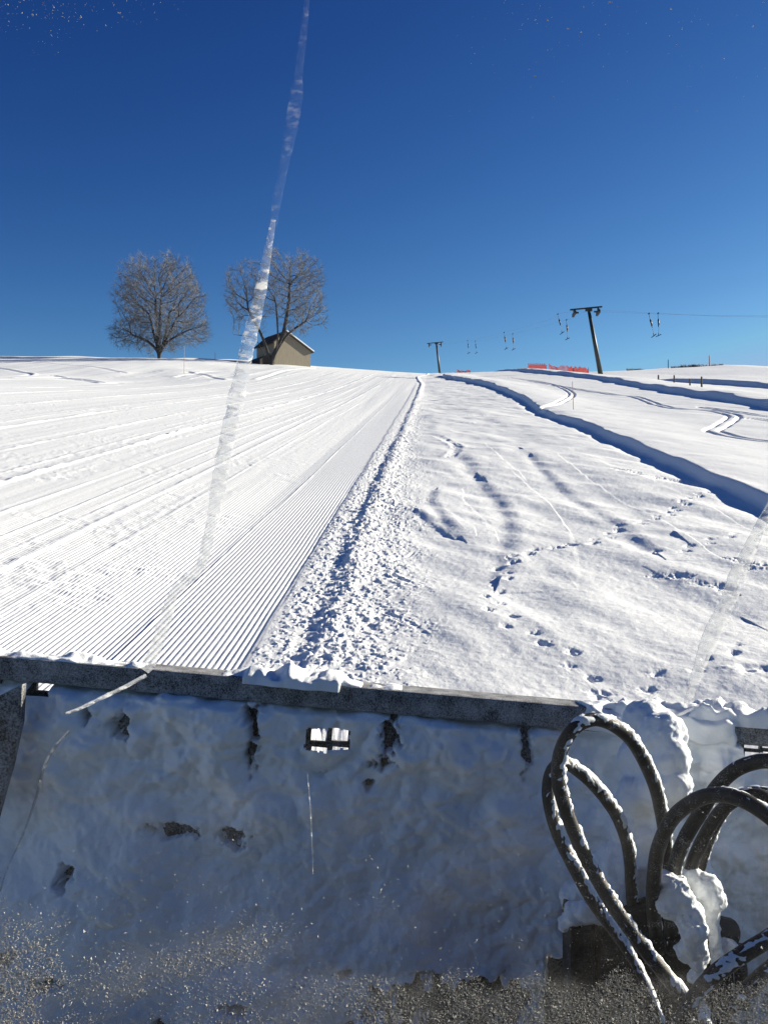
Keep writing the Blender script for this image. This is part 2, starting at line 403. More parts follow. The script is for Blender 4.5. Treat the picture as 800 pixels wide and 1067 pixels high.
            k = 0
            for s_ in (-1, 1):
                k = k - dp * np.exp(-((D - s_ * wd * 0.9) / (wd * 0.40)) ** 2) + dp * 0.2 * np.exp(-((D - s_ * wd * 0.9) / (wd * 0.6)) ** 2) * (np.abs(D - s_ * wd * 0.9) > wd * 0.35)
        else:
            k = -dp * np.exp(-(D / (wd * 0.5)) ** 4) + 0.4 * dp * np.exp(-((np.abs(D) - wd * 0.8) / (wd * 0.35)) ** 2)
            k = 0.7 * k * (0.5 + 1.3 * (vnoise(A / 0.4, A * 0, 42) + 0.3)) * np.minimum(1, sstep(0, wd, A) * sstep(0, wd, np.hypot(*(np.diff(P, axis=0)).T).sum() - A)) * (0.6 + 1.2 * fbm(x[m] / 0.12, y[m] / 0.12, 43, 3))
        w_[m] = w_[m] + np.where(np.abs(D) < 1e8, k, 0)
    return w_
def T(px, kind, wd, dp): tracks.append((path(px), kind, wd, dp))
T([(500, 497), (522, 522), (534, 545), (532, 580), (522, 605)], 'step', 0.22, 0.06)
T([(522, 605), (514, 628), (522, 648), (555, 670), (580, 685), (605, 705), (628, 730)], 'prints', 0.10, 0.04)
T([(734, 515), (710, 530), (680, 545), (645, 555), (615, 570), (580, 574), (548, 580), (532, 590), (520, 605)], 'prints', 0.13, 0.05)
T([(555, 478), (590, 512), (645, 550), (680, 580)], 'step', 0.20, 0.055)
T([(810, 672), (770, 682), (740, 700), (700, 710), (655, 722), (640, 732)], 'prints', 0.10, 0.038)
T([(786, 560), (755, 568), (725, 577), (690, 582)], 'prints', 0.11, 0.045)
T([(690, 608), (720, 612), (760, 622)], 'prints', 0.2, 0.045)
T([(640, 492), (665, 497), (690, 500), (720, 505)], 'prints', 0.30, 0.05)
T([(436, 536), (452, 548), (466, 557)], 'step', 0.12, 0.045)
T([(455, 510), (452, 522), (466, 545), (480, 560)], 'step', 0.15, 0.04)
T([(475, 465), (488, 482), (503, 498)], 'step', 0.25, 0.05)
T([(455, 455), (470, 462), (476, 468), (468, 478)], 'groove', 0.25, 0.04)
T([(468, 434), (495, 434), (518, 434)], 'groove', 0.5, 0.07)
T([(468, 441), (495, 442), (525, 441)], 'groove', 0.4, 0.05)
T([(405, 598), (420, 606), (436, 613)], 'groove', 0.07, 0.05)
T([(400, 640), (425, 652), (450, 668)], 'groove', 0.05, 0.03)
T([(408, 585), (425, 580), (432, 574)], 'groove', 0.05, 0.03)
T([(545, 470), (600, 498), (660, 530), (700, 560)], 'step', 0.35, 0.04)
T([(700, 610), (735, 626), (770, 645)], 'step', 0.2, 0.02)
T([(760, 592), (785, 600), (800, 598)], 'prints', 0.2, 0.06)
T([(780, 700), (792, 712), (806, 716)], 'groove', 0.25, 0.07)
# ski tracks far right
T([(820, 462), (790, 459), (765, 456), (750, 452), (742, 449), (752, 443), (760, 438), (764, 433), (752, 430), (735, 427), (700, 425), (680, 420), (660, 413), (640, 411), (610, 407), (580, 402), (545, 396)], 'pair', 0.26, 0.075)
T([(820, 441), (790, 437), (760, 435)], 'pair', 0.2, 0.06)
T([(820, 437), (790, 433), (760, 428), (730, 424)], 'pair', 0.2, 0.06)
T([(560, 428), (580, 424), (592, 416), (594, 409), (580, 402), (555, 397), (530, 394)], 'pair', 0.22, 0.10)
# ski tracks far left
for q in ([(-10, 383), (10, 386), (30, 391), (25, 396), (-5, 399)], [(55, 393), (80, 399), (105, 405), (125, 404)], [(60, 399), (90, 404), (100, 407)],
          [(185, 393), (205, 389), (225, 385), (245, 384)], [(195, 387), (215, 392), (232, 397)], [(20, 402), (90, 394), (160, 392), (240, 393)],
          [(270, 396), (300, 386), (330, 384)], [(130, 388), (170, 386), (205, 388), (240, 390)], [(-10, 410), (60, 404), (140, 400)], [(10, 376), (50, 379), (100, 383), (130, 388)]):
    T(q, 'ski', 0.55, 0.075)

def ground_z(x, y):
    a = np.array([float(x)]); b = np.array([float(y)])
    return float((TAN * b + snow_w(a, b))[0])
# rows: spaced evenly down the picture; columns: fanning out from the camera
py = np.concatenate([np.arange(391.2, 432, 0.16), np.arange(432, 470, 0.32), np.arange(470, 760, 0.50), np.arange(760, 1700, 14)])
rows = H * F / (py - 375.0)
rows = np.concatenate([np.array([-600, -250, -120, -60, -30, -15, -7, -3, 0.0, 1.0]), rows[::-1], np.arange(166, 330, 2.0), np.array([335, 345, 360, 400, 450, 520, 590, 700, 1000, 1800, 3500, 7000])])
rows = np.unique(rows)
tf = np.arange(-0.47, 0.40, 0.00058)
side = 0.01 * (1.12 ** np.arange(1, 58))
side = np.cumsum(side); side = side[side < 9]
tt = np.concatenate([(-0.47 - side)[::-1], tf, 0.40 + side])
Y = np.repeat(rows[:, None], len(tt), 1)
X = tt[None, :] * np.maximum(Y, 6.0)
Yf = Y.ravel(); Xf = X.ravel()
Z = TAN * Yf + snow_w(Xf, Yf)
me = grid_mesh('snow_slope', np.stack([Xf, Yf, Z], 1), len(rows), len(tt))
g = link('snow_slope', me, M['snow']); g['kind'] = 'structure'
g['label'] = 'sunlit snow slope with groomed corduroy piste and tracked powder'

# ------------------------------------------------------------------ trees
def grow_tree(envs, n_attr, base_h, stems, step=0.34, seed=1, tropism=0.18):
    """space colonisation; envs = list of (centre, radii, weight) in metres from the tree's foot"""
    r = np.random.default_rng(seed)
    A = []
    wsum = sum(e[2] for e in envs)
    for c, rad, wt in envs:
        k = int(n_attr * wt / wsum); n = 0
        while n < k:
            p = r.uniform(-1, 1, 3); q = np.linalg.norm(p)
            pw = np.array(c) + p * np.array(rad)
            clump = float(fbm(np.array([pw[0] / 1.5 + seed * 7]), np.array([pw[2] / 1.9 + pw[1] / 2.3]), seed, 2)[0])
            if q < 1 + 0.5 * clump and r.random() < (0.35 + 0.65 * q) * (0.35 + 2.2 * max(0.0, clump + 0.12)):
                A.append(pw); n += 1
    A = np.array(A)
    N = [np.array([0., 0., 0.])]; Par = [-1]
    for tip in stems:
        prev = 0; P = catmull([(0, 0, 0)] + [tuple(s) for s in tip], 8)
        for p in P[2::2]:
            N.append(np.array(p)); Par.append(prev); prev = len(N) - 1
    nodes = np.array(N)
    near = np.full(len(A), 1e9); idx = np.zeros(len(A), int)
    def update(start):
        for j in range(start, len(N)):
            d = np.linalg.norm(A - N[j], axis=1); m = d < near
            near[m] = d[m]; idx[m] = j
    update(0)
    alive = np.ones(len(A), bool)
    for it in range(90):
        s = len(N); act = alive & (near < 3.6)
        if not act.any(): break
        for j in np.unique(idx[act]):
            sel = act & (idx == j)
            v = A[sel] - N[j]; v /= np.linalg.norm(v, axis=1)[:, None] + 1e-9
            v = v.mean(0) + r.normal(0, 0.12, 3); v[2] += tropism
            if Par[j] >= 0:
                u = N[j] - N[Par[j]]; v = v + 0.35 * u / (np.linalg.norm(u) + 1e-9)
            l = np.linalg.norm(v)
            if l < 0.15: continue
            N.append(N[j] + v / l * step); Par.append(j)
        if len(N) == s: break
        update(s)
        alive &= near > 0.42
        if len(N) > 12000: break
    return np.array(N), np.array(Par)
def build_tree(name, label, loc, envs, n_attr, stems, seed, trunk_r, twig_n, twig_r, twig_len):
    t = thing(name, label, 'tree', loc, group='bare trees on the brow')
    N, Par = grow_tree(envs, n_attr, 2, stems, seed=seed)
    r = np.random.default_rng(seed + 50)
    kids = [[] for _ in N]
    for i, p in enumerate(Par):
        if p >= 0: kids[p].append(i)
    R = np.zeros(len(N))
    for i in range(len(N) - 1, -1, -1):
        R[i] = (sum(R[k] ** 2.25 for k in kids[i])) ** (1 / 2.25) if kids[i] else 0.018
    R = 0.018 + (R - 0.018) * (trunk_r / max(R[0], 1e-6))
    R = np.maximum(R, 0.018)
    Vt, Ft, Vc, Fc = [], [], [], []
    def prism(V, Fs, a, b, ra, rb, n):
        d = b - a; u = np.cross(d, (0.3, 0.5, 0.8)); u /= np.linalg.norm(u) + 1e-9; v = np.cross(d, u); v /= np.linalg.norm(v) + 1e-9
        o = len(V)
        for (p, rr) in ((a, ra), (b, rb)):
            for k in range(n):
                an = 2 * math.pi * k / n
                V.append(p + (u * math.cos(an) + v * math.sin(an)) * rr)
        for k in range(n):
            Fs.append((o + k, o + (k + 1) % n, o + n + (k + 1) % n, o + n + k))
    for i in range(1, len(N)):
        p = Par[i]; big = R[i] > 0.055
        rp = min(R[p], R[i] * 1.25) if p != 0 else R[i] * 1.25
        prism(Vt if big else Vc, Ft if big else Fc, N[p], N[i], rp, R[i], 7 if big else 4)
    thin = [i for i in range(1, len(N)) if R[i] < 0.05]
    for _ in range(twig_n):
        i = thin[r.integers(len(thin))]
        d = N[i] - N[Par[i]]; d = d / (np.linalg.norm(d) + 1e-9)
        d = d * 1.0 + r.normal(0, 0.42, 3) + np.array([0, 0, 0.2]); d /= np.linalg.norm(d)
        L = twig_len * r.uniform(0.5, 1.3)
        m = N[i] + d * L * 0.55; d2 = d + r.normal(0, 0.35, 3); d2 /= np.linalg.norm(d2)
        prism(Vc, Fc, N[i], m, twig_r, twig_r * 0.8, 3)
        prism(Vc, Fc, m, m + d2 * L * 0.5, twig_r * 0.8, twig_r * 0.4, 3)
    pydata('trunk', Vt, Ft, M['bark'], t); pydata('crown', Vc, Fc, M['twig'], t)
    return t
PXM = 148 / F
x0, y0 = at(166, 368, 148).x, 148.0
build_tree('bare_tree', 'bare round-crowned tree standing alone on the brow, farther from the hut', (x0, y0, ground_z(x0, y0) - 0.15),
           [((0.2, 0, 8.3), (6.7, 6.2, 7.2), 1.0), ((-4.2, 0, 3.9), (3.6, 3.2, 2.2), 0.20), ((4.3, 0, 4.2), (3.4, 3.2, 2.3), 0.18)], 3600,
           [[(-.2, 0, 1.6), (-1.0, .5, 4.2), (-1.8, .8, 7.2)], [(.1, 0, 1.7), (.2, -.5, 4.6), (.4, -.7, 8.6)], [(.3, 0, 1.5), (1.3, .5, 3.8), (2.5, .9, 6.6)],
            [(-.3, 0, 1.3), (-1.5, -.6, 2.6), (-3.8, -.9, 3.6)], [(.2, .2, 1.4), (.7, 1.4, 4.4), (1.0, 2.2, 7.6)], [(.3, 0, 1.2), (1.4, -.4, 2.6), (3.4, -.5, 3.8)], [(0, .1, 1.7), (-.5, .3, 5.0), (-.6, .2, 9.4)]], 3, 0.50, 17000, 0.013, 1.0)
x1, y1 = at(283, 378.5, 141).x, 141.0
build_tree('bare_tree', 'sparser bare tree with a forked trunk beside the hut gable', (x1, y1, ground_z(x1, y1) - 0.15),
           [((2.7, 0, 10.6), (4.7, 4.4, 6.0), 1.0), ((-4.2, 0, 10.9), (2.6, 2.6, 4.7), 0.36), ((5.6, 0, 7.2), (2.6, 2.0, 2.6), 0.2)], 1700,
           [[(.3, 0, 1.6), (1.6, .2, 4.6), (2.4, .3, 9.0), (2.6, .2, 12.0)], [(-.4, 0, 1.6), (-1.6, .1, 4.8), (-3.4, .2, 8.2)], [(.6, 0, 1.8), (1.0, -.6, 4.5), (.8, -1.0, 8.8)],
            [(.7, 0, 2.0), (2.4, .6, 4.8), (4.8, .9, 6.6)], [(-.8, 0, 1.2), (-2.6, .3, 4.1), (-5.6, .4, 4.7)]], 11, 0.38, 9000, 0.012, 0.95)

# ------------------------------------------------------------------ hut
hx, hy = at(305, 380, 145).x, 145.0
hz = ground_z(hx, hy) - 0.3
hut = thing('wooden_hut', 'small grey-brown hut with a snow-edged gable roof behind the forked tree', 'hut', (hx, hy, hz), (0, 0, math.radians(38)))
k_ = 145 / F
W2, HL, HR, HP = 3.1, 2.9, 2.75, 5.1
xpk = -1.3
bm = bmesh.new()
prof = [(-W2, 0), (W2, 0), (W2, HR), (xpk, HP), (-W2, HL + 0.6)]
f0 = [bm.verts.new((x, 0, z)) for x, z in prof]; f1 = [bm.verts.new((x, 5.5, z)) for x, z in prof]
bm.faces.new(f0); bm.faces.new(f1[::-1])
for i in range(5): bm.faces.new((f0[i], f0[(i + 1) % 5], f1[(i + 1) % 5], f1[i]))
bm_obj('wall', bm, M['hut'], hut)
def slab(name, a, b, th, mat, y0, y1, parent, dz=0.0):
    bm = bmesh.new(); a = Vector((a[0], 0, a[1])); b = Vector((b[0], 0, b[1])); n = (b - a).normalized(); n = Vector((-n.z, 0, n.x))
    if n.z < 0: n = -n
    P = [a + n * dz, b + n * dz, b + n * (th + dz), a + n * (th + dz)]
    q0 = [bm.verts.new((p.x, y0, p.z)) for p in P]; q1 = [bm.verts.new((p.x, y1, p.z)) for p in P]
    bm.faces.new(q0); bm.faces.new(q1[::-1])
    for i in range(4): bm.faces.new((q0[i], q0[(i + 1) % 4], q1[(i + 1) % 4], q1[i]))
    return bm_obj(name, bm, mat, parent)
rf = slab('roof', (xpk, HP), (W2 + .35, HR - .28), 0.16, M['dark_wood'], -0.35, 5.85, hut, 0.003)
slab('roof', (-W2 - .35, HL + .3), (xpk - 0.003, HP), 0.16, M['dark_wood'], -0.35, 5.85, hut, 0.003)
slab('snow_cover', (xpk, HP), (W2 + .33, HR - .26), 0.16, M['crust'], -0.32, 5.8, rf, 0.17)
bm = bmesh.new()
for cx, hw, top in ((-4.2, 1.05, 1.5),):
    pts = [(cx - hw, 0), (cx + hw - .02, 0), (cx + hw - .02, top), (cx, top * 0.95), (cx - hw, top * 0.5)]
    q0 = [bm.verts.new((x, 0.4, z)) for x, z in pts]; q1 = [bm.verts.new((x, 4.6, z)) for x, z in pts]
    bm.faces.new(q0); bm.faces.new(q1[::-1])
    for i in range(5): bm.faces.new((q0[i], q0[(i + 1) % 5], q1[(i + 1) % 5], q1[i]))
bm_obj('dark_side_block', bm, M['dark_wood'], hut)  # low dark block added at the hut's left end

# ------------------------------------------------------------------ drag lift
def pylon(label, foot_px, Yd, top_px, sc):
    top = at(*top_px, Yd); fx = at(*foot_px, Yd).x; fz = ground_z(fx, Yd) - 0.4
    t = thing('lift_pylon', label, 'lift pylon', (fx, Yd, fz), group='pylons of the drag lift')
    d = top - Vector((fx, Yd, fz))
    bm = bmesh.new(); add_cyl(bm, (0, 0, 0), d, 0.34 * sc, 0.21 * sc, 12); bm_obj('post', bm, M['pylon'], t, smooth=True)
    bm = bmesh.new()
    add_box(bm, d + Vector((-0.35, 0, 0.22)) * sc, (4.3 * sc, 0.32 * sc, 0.2 * sc), Matrix.Rotation(math.radians(-5), 4, 'Y'))
    add_box(bm, d + Vector((0, 0, 0.0)) * sc, (0.9 * sc, 0.4 * sc, 0.36 * sc))
    bm_obj('crossarm', bm, M['pylon'], t, bevel=0.02)
    ends = []
    for sx in (-1.95, 1.25):
        c = d + Vector((sx, 0, -0.42 + (0.12 if sx > 0 else 0))) * sc
        bm = bmesh.new()
        add_box(bm, c + Vector((0, 0, 0.1)) * sc, (0.12 * sc, 2.4 * sc, 0.16 * sc))
        add_box(bm, c + Vector((0, 0, 0.3)) * sc, (0.22 * sc, 0.3 * sc, 0.5 * sc))
        add_box(bm, c + Vector((0.35 if sx < 0 else -0.3, 0, 0.05)) * sc, (0.5 * sc, 0.25 * sc, 0.22 * sc))
        bt = bm_obj('sheave_frame', bm, M['pylon'], t)
        for k in range(4):
            bm = bmesh.new(); p = c + Vector((0, -0.9 + 0.6 * k, -0.12)) * sc
            add_cyl(bm, p - Vector((0.13, 0, 0)) * sc, p + Vector((0.13, 0, 0)) * sc, 0.25 * sc, None, 14)
            bm_obj('sheave', bm, M['tbar'], bt)
        ends.append(Vector((fx, Yd, fz)) + c + Vector((0, 0, 0.2)) * sc)
    return t, ends
_, E1 = pylon('near lift pylon, tall leaning post with a wide crossarm by the orange nets', (626, 395), 133, (613, 323), 1.0)
_, E2 = pylon('far lift pylon rising small behind the brow above the piste', (458.5, 392), 300, (454.5, 358), 1.15)
def lerp(a, b, t): return a + (b - a) * t
ropes = []
for k, (lab) in enumerate(('left running steel rope of the drag lift, over the left sheaves', 'right running steel rope of the drag lift, over the right sheaves')):
    A, B = E1[k], E2[k]
    P = [tuple(B)]
    for i in range(1, 12):
        t = i / 12; p = lerp(B, A, t); p.z -= 2.2 * 4 * t * (1 - t) * 0.5; P.append(tuple(p))
    P.append(tuple(A))
    off = A - at(613, 323, 133)
    p2 = at(800, 329 + 1.5 * k, 84.8); P.append((p2.x + off.x * 0.2, 84.8, p2.z))
    P.append((34.5 + off.x, 40, TAN * 40 + 5.2)); P.append((42 + off.x, -20, TAN * -20 + 9))
    cv = catmull(P, 5); V, Fc = tube_data(cv, [0.008] * len(cv), 6)
    tag(pydata('haul_rope', V, Fc, M['rope']), lab, 'cable', 'ropes of the drag lift')
    ropes.append(catmull(P, 60))
def proj(p):
    v = ROT.inverted() @ (Vector(p) - CAM); return 400 - v.x / v.z * F, 533.5 + v.y / v.z * F
def hanger(label, rope, px, scale, tilt):
    best = min(ropes[rope], key=lambda p: abs(proj(p)[0] - px) if p[1] > 60 else 1e9)
    t = thing('drag_hanger', label, 'drag hanger', tuple(best), (0, math.radians(tilt), math.radians(10)), 'T-bar hangers on the lift ropes')
    s = scale
    bm = bmesh.new(); add_box(bm, (0, 0, 0), (0.1 * s, 0.35 * s, 0.14 * s)); add_cyl(bm, (0, 0, 0), (0.05 * s, 0, -0.75 * s), 0.028, None, 6); bm_obj('grip', bm, M['tbar'], t)
    bm = bmesh.new(); add_cyl(bm, (0.05 * s, 0, -0.62 * s), (0.09 * s, 0, -0.78 * s), 0.04 * s, 0.11 * s, 10); add_cyl(bm, (0.09 * s, 0, -0.78 * s), (0.16 * s, 0, -1.45 * s), 0.11 * s, 0.09 * s, 10)
    add_cyl(bm, (0.16 * s, 0, -1.45 * s), (0.18 * s, 0, -1.62 * s), 0.09 * s, 0.04 * s, 10); bm_obj('spring_box', bm, M['tbar'], t, smooth=True)
    bm = bmesh.new(); add_cyl(bm, (0.18 * s, 0, -1.6 * s), (0.22 * s, 0, -2.35 * s), 0.02, None, 6); bm_obj('pull_cord', bm, M['rope'], t)
    bm = bmesh.new(); add_cyl(bm, (0.22 * s, 0, -2.33 * s), (0.22 * s, 0, -2.6 * s), 0.05 * s, None, 8); add_box(bm, (0.22 * s, 0, -2.62 * s), (0.7 * s, 0.1 * s, 0.09 * s), Matrix.Rotation(math.radians(-28), 4, 'Y')); bm_obj('tow_bar', bm, M['tbar'], t)
for args in (('left drag hanger of the pair right of the near pylon', 0, 677, 0.95, -8), ('right drag hanger of the pair right of the near pylon', 1, 686, 0.95, 4),
             ('left drag hanger of the pair just left of the near pylon', 0, 581, 1.05, -8), ('right drag hanger of the pair just left of the near pylon', 1, 590, 1.1, 2),
             ('left drag hanger of the pair midway between both pylons', 0, 525, 1.15, -3), ('right drag hanger of the pair midway between both pylons', 1, 534, 1.15, 2),
             ('left drag hanger of the small pair nearer the far pylon', 0, 487, 1.1, 0), ('right drag hanger of the small pair nearer the far pylon', 1, 495, 1.1, 0)):
    hanger(*args)

# ------------------------------------------------------------------ orange nets
def net(label, pxa, pxb, Yd, h, lean, seed):
    def foot(px):                       # on the brow: the point of the snow seen highest in that direction
        v = ray(px, 388); v = v / v.y; ys = np.linspace(min(Yd, 95) , 175, 320); zs = TAN * ys + snow_w(v.x * ys, ys)
        k = int(np.argmax((zs - CAM.z) / ys)); return Vector((v.x * ys[k], ys[k], zs[k] - 0.03))
    a = foot(pxa[0]); b = foot(pxb[0]); r = random.Random(seed)
    L = (b - a).length; n = max(5, int(L / 0.14)); m = 8
    t = thing('safety_net', label, 'safety net', (a.x, a.y, a.z), group='orange safety nets on the brow')
    bm = bmesh.new()
    d = (b - a) / n; nl = d.x
    def pt(i, j):
        p = d * i; p = p + Vector((0, 0.10 * math.sin(i * 0.7 + seed) + lean * j / m, h * j / m * (0.80 + 0.20 * math.sin(i * 0.33 + seed * 2)) + 0.07 * math.sin(i * 0.9 + j * 0.2)))
        return p
    for j in range(m + 1):
        for i in range(n): add_box(bm, (pt(i, j) + pt(i + 1, j)) / 2, ((pt(i + 1, j) - pt(i, j)).length, 0.02, 0.038), Matrix.Rotation(-math.atan2((pt(i + 1, j) - pt(i, j)).z, d.x), 4, 'Y'))
    for i in range(n + 1):
        add_box(bm, (pt(i, 0) + pt(i, m)) / 2 + Vector((0, 0.025, 0)), (0.04, 0.02, (pt(i, m) - pt(i, 0)).length))
    bm_obj('mesh', bm, M['orange'], t)
    for q in (0, n // 2, n):
        bm = bmesh.new(); p = pt(q, 0); add_cyl(bm, p + Vector((0, 0.12, -0.3)), pt(q, m) + Vector((0, 0.12, 0.12)), 0.03, None, 8); bm_obj('net_pole', bm, M['pole'], t)
net('long upper orange net along the brow left of the near pylon', (572, 388.5), (612, 388), 150, 0.8, 0.2, 1)
net('short orange net at the foot of the near pylon', (592, 394.5), (613, 394), 118, 0.7, 0.1, 2)
net('orange net piled at the left end of the long net', (550, 391.5), (569, 391.5), 146, 0.85, 0.3, 3)
net('faint orange net low on the brow near the far pylon', (476, 390.5), (490, 390.5), 153, 0.5, 0.1, 4)

# ------------------------------------------------------------------ posts, poles, shrubs
def post(label, px, py_foot, Yd, h, r, mat, cat='fence post', name='fence_post', lean=0, group='wooden fence posts by the lift bank'):
    p = at(px, py_foot, Yd); z = ground_z(p.x, Yd)
    t = bmesh.new(); add_cyl(t, (0, 0, -0.4), (lean, 0, h), r, r * 0.8, 8)
    bmesh.ops.create_icosphere(t, subdivisions=1, radius=r * 0.95, matrix=Matrix.Translation((lean, 0, h)))
    o = bm_obj(name, t, mat); o.location = (p.x, Yd, z)
    return tag(o, label, cat, group)
FP = 'wooden fence posts by the lift bank'
for lab, px, pyf, Yd, h, r in (('tallest and rightmost wooden post above the lift bank', 730.6, 411.5, 73, 0.72, 0.08), ('middle wooden post above the lift bank', 718.4, 408, 81, 0.5, 0.08),
                               ('third wooden post from the right above the lift bank', 702, 405, 89, 0.6, 0.085), ('farthest short wooden post above the lift bank', 685.6, 400.5, 100, 0.45, 0.10)):
    post(lab, px, pyf, Yd, h, r, M['post'])
post('thin dark post with a small head on the far right hill', 695.8, 384, 255, 2.2, 0.13, M['post'], 'post', 'post', 0, None)
post('pale tall post at the top of the far right hill', 738.6, 383, 258, 2.6, 0.16, M['pole'], 'post', 'post', 0, None)
post('slender marker pole in the powder left of the lift bank', 597.5, 430, 48, 1.35, 0.018, M['pole'], 'marker pole', 'marker_pole', -0.06, None)
post('thin tall marker pole on the left slope below the trees', 192, 400, 107, 3.0, 0.028, M['pole'], 'marker pole', 'marker_pole', 0, None)
post('short stick on the brow between the two trees', 224.5, 372, 148, 1.0, 0.06, M['post'], 'stick', 'stick', 0, None)
def shrub(label, px, Yd, wd, h, seed):
    r = np.random.default_rng(seed); p = at(px, 384, Yd); z = ground_z(p.x, Yd)
    V, Fc = [], []
    for _ in range(90):
        a = np.array([r.uniform(-wd, wd) * 0.8, r.uniform(-.4, .4), -0.1]); d = np.array([r.normal(0, .5), r.normal(0, .4), 1.0]); d /= np.linalg.norm(d)
        v, f = tube_data([a, a + d * h * 0.5, a + d * h * r.uniform(.6, 1.1) + r.normal(0, .1, 3)], [0.05, 0.04, 0.015], 4, len(V)); V += v; Fc += f
    o = pydata('shrub', V, Fc, M['shrub']); o.location = (p.x, Yd, z)
    tag(o, label, 'shrub', 'dry shrubs on the far right hill')
for lab, px, wd, h, s in (('low dry shrub just right of the thin dark post', 704, 1.6, 0.6, 1), ('dry shrub midway between the two hill posts', 716, 2.2, 0.9, 2), ('dry shrub at the foot of the pale post', 728, 2.6, 0.8, 3),
                          ('flat dark shrub right of the pale post', 746, 2.2, 0.5, 4), ('low dark shrub at the left end of the far hill', 661, 2.6, 0.7, 5)):
    shrub(lab, px, 256, wd, h, s)

# ------------------------------------------------------------------ plough blade
YB = 2.75
BO = at(400, 715, YB); a_, b_ = at(0, 681, YB), at(800, 750, YB)
ROLL = math.atan2(b_.z - a_.z, b_.x - a_.x)
BM = Matrix.Translation(BO) @ Matrix.Rotation(-ROLL, 4, 'Y')
BI = BM.inverted()
blade = thing('plough_blade', 'snow-caked groomer blade with a frosted steel top rail', 'plough blade', BO, (0, -ROLL, 0))
def loc(px, py, dy=0.0):
    p = BI @ at(px, py, YB - dy); return p.x, p.z
bm = bmesh.new(); add_box(bm, (0, 0, -0.033), (4.8, 0.11, 0.066))
rail = bm_obj('top_rail', bm, M['steel'], blade, bevel=0.008)
# panel with perforations
holes = []
def hole(px0, py0, px1, py1):
    x0, z0 = loc(px0, py0); x1, z1 = loc(px1, py1); zc = loc((px0 + px1) / 2, (py0 + py1) / 2)[1]; hh = abs(py1 - py0) / F * YB / 2
    holes.append((x0, zc - hh, x1, zc + hh))
for c0, c1 in ((303, 318), (324.5, 340), (346.5, 362)):
    hole(c0, 759, c1, 772.5); hole(c0, 778.5, c1, 790)
hole(39, 709.5, 59, 720.5)
for c0, c1 in ((765.5, 772), (775.5, 791), (794.5, 811), (814, 831)):
    hole(c0, 768, c1, 780.5); hole(c0, 784, c1, 797)
xs = sorted(set([-2.3, 2.3] + [round(h[i], 4) for h in holes for i in (0, 2)])); zs = sorted(set([-1.15, -0.0675] + [round(h[i], 4) for h in holes for i in (1, 3)]))
bm = bmesh.new(); vv = {}
def gv(i, j):
    if (i, j) not in vv: vv[(i, j)] = bm.verts.new((xs[i], 0, zs[j]))
    return vv[(i, j)]
for i in range(len(xs) - 1):
    for j in range(len(zs) - 1):
        cx, cz = (xs[i] + xs[i + 1]) / 2, (zs[j] + zs[j + 1]) / 2
        if any(h[0] < cx < h[2] and h[1] < cz < h[3] for h in holes): continue
        bm.faces.new((gv(i, j), gv(i + 1, j), gv(i + 1, j + 1), gv(i, j + 1)))
ret = bmesh.ops.extrude_face_region(bm, geom=list(bm.faces))
for v in [e for e in ret['geom'] if isinstance(e, bmesh.types.BMVert)]: v.co.y += 0.014
bm_obj('back_panel', bm, M['panel'], blade)
for px in (-10, 133, 268, 406, 546, 690):
    x, z = loc(px, 800); bm = bmesh.new(); add_box(bm, (x, -0.0115, -0.60), (0.04, 0.019, 1.06)); bm_obj('rib', bm, M['panel'], blade, bevel=0.004)
# caked snow on the back of the blade
gx_ = np.arange(-1.75, 1.95, 0.0042); gz_ = np.arange(-1.10, 0.010, 0.0042)
GX, GZ = np.meshgrid(gx_, gz_)
x = GX.ravel(); z = GZ.ravel()
Tk = 0.062 + 0.075 * fbm(x / 0.30, z / 0.34, 101, 2) + 0.030 * fbm(x / 0.085, z / 0.07, 105, 3) * (0.35 + 0.65 * sstep(-0.5, -0.25, z)) + 0.0045 * fbm(x / 0.016, z / 0.016, 108, 2)
Tk += 0.05 * sstep(-0.45, -0.95, z)
Tk += (0.055 * np.abs(fbm(x / 0.13, z / 0.11, 140, 2)) + 0.020 * np.abs(fbm(x / 0.045, z / 0.040, 141, 2))) * (0.45 + 0.55 * sstep(-0.55, -0.2, z)) - 0.012
Tk -= 0.018 * sstep(-0.09, -0.075, z)
def dent(px, py, rx, ry, depth, seed, sharp=1.25):
    global Tk
    cx, cz = loc(px, py); k = YB / F
    q = np.hypot((x - cx) / (rx * k), (z - cz) / (ry * k)) + 1.15 * fbm(x / 0.026, z / 0.026, seed, 4, 0.6)
    Tk = Tk - depth * sstep(1.25, 1.25 - sharp, q)
for args in ((267, 768, 6, 27, .13, 1), (262, 742, 7, 10, .1, 2), (408, 752, 9, 30, .13, 3), (399, 790, 9, 9, .12, 4), (386, 813, 5, 6, .12, 5), (547, 772, 6, 27, .13, 6), (540, 742, 9, 14, .12, 16),
             (136, 752, 6, 18, .1, 7), (126, 752, 8, 8, .13, 8), (97, 738, 4, 9, .1, 9), (180, 862, 25, 7, .12, 10), (245, 869, 12, 9, .14, 11), (75, 907, 9, 11, .14, 12), (3, 940, 6, 16, .14, 13),
             (606, 912, 9, 12, .1, 14), (24, 745, 0.1, 0.1, .0, 15), (60, 1012, 16, 7, .13, 17), (20, 990, 12, 9, .12, 18), (172, 1062, 9, 8, .14, 19), (250, 1035, 20, 5, .09, 20), (10, 1020, 8, 14, .12, 21), (335, 805, 9, 7, .03, 23)):
    dent(*args)
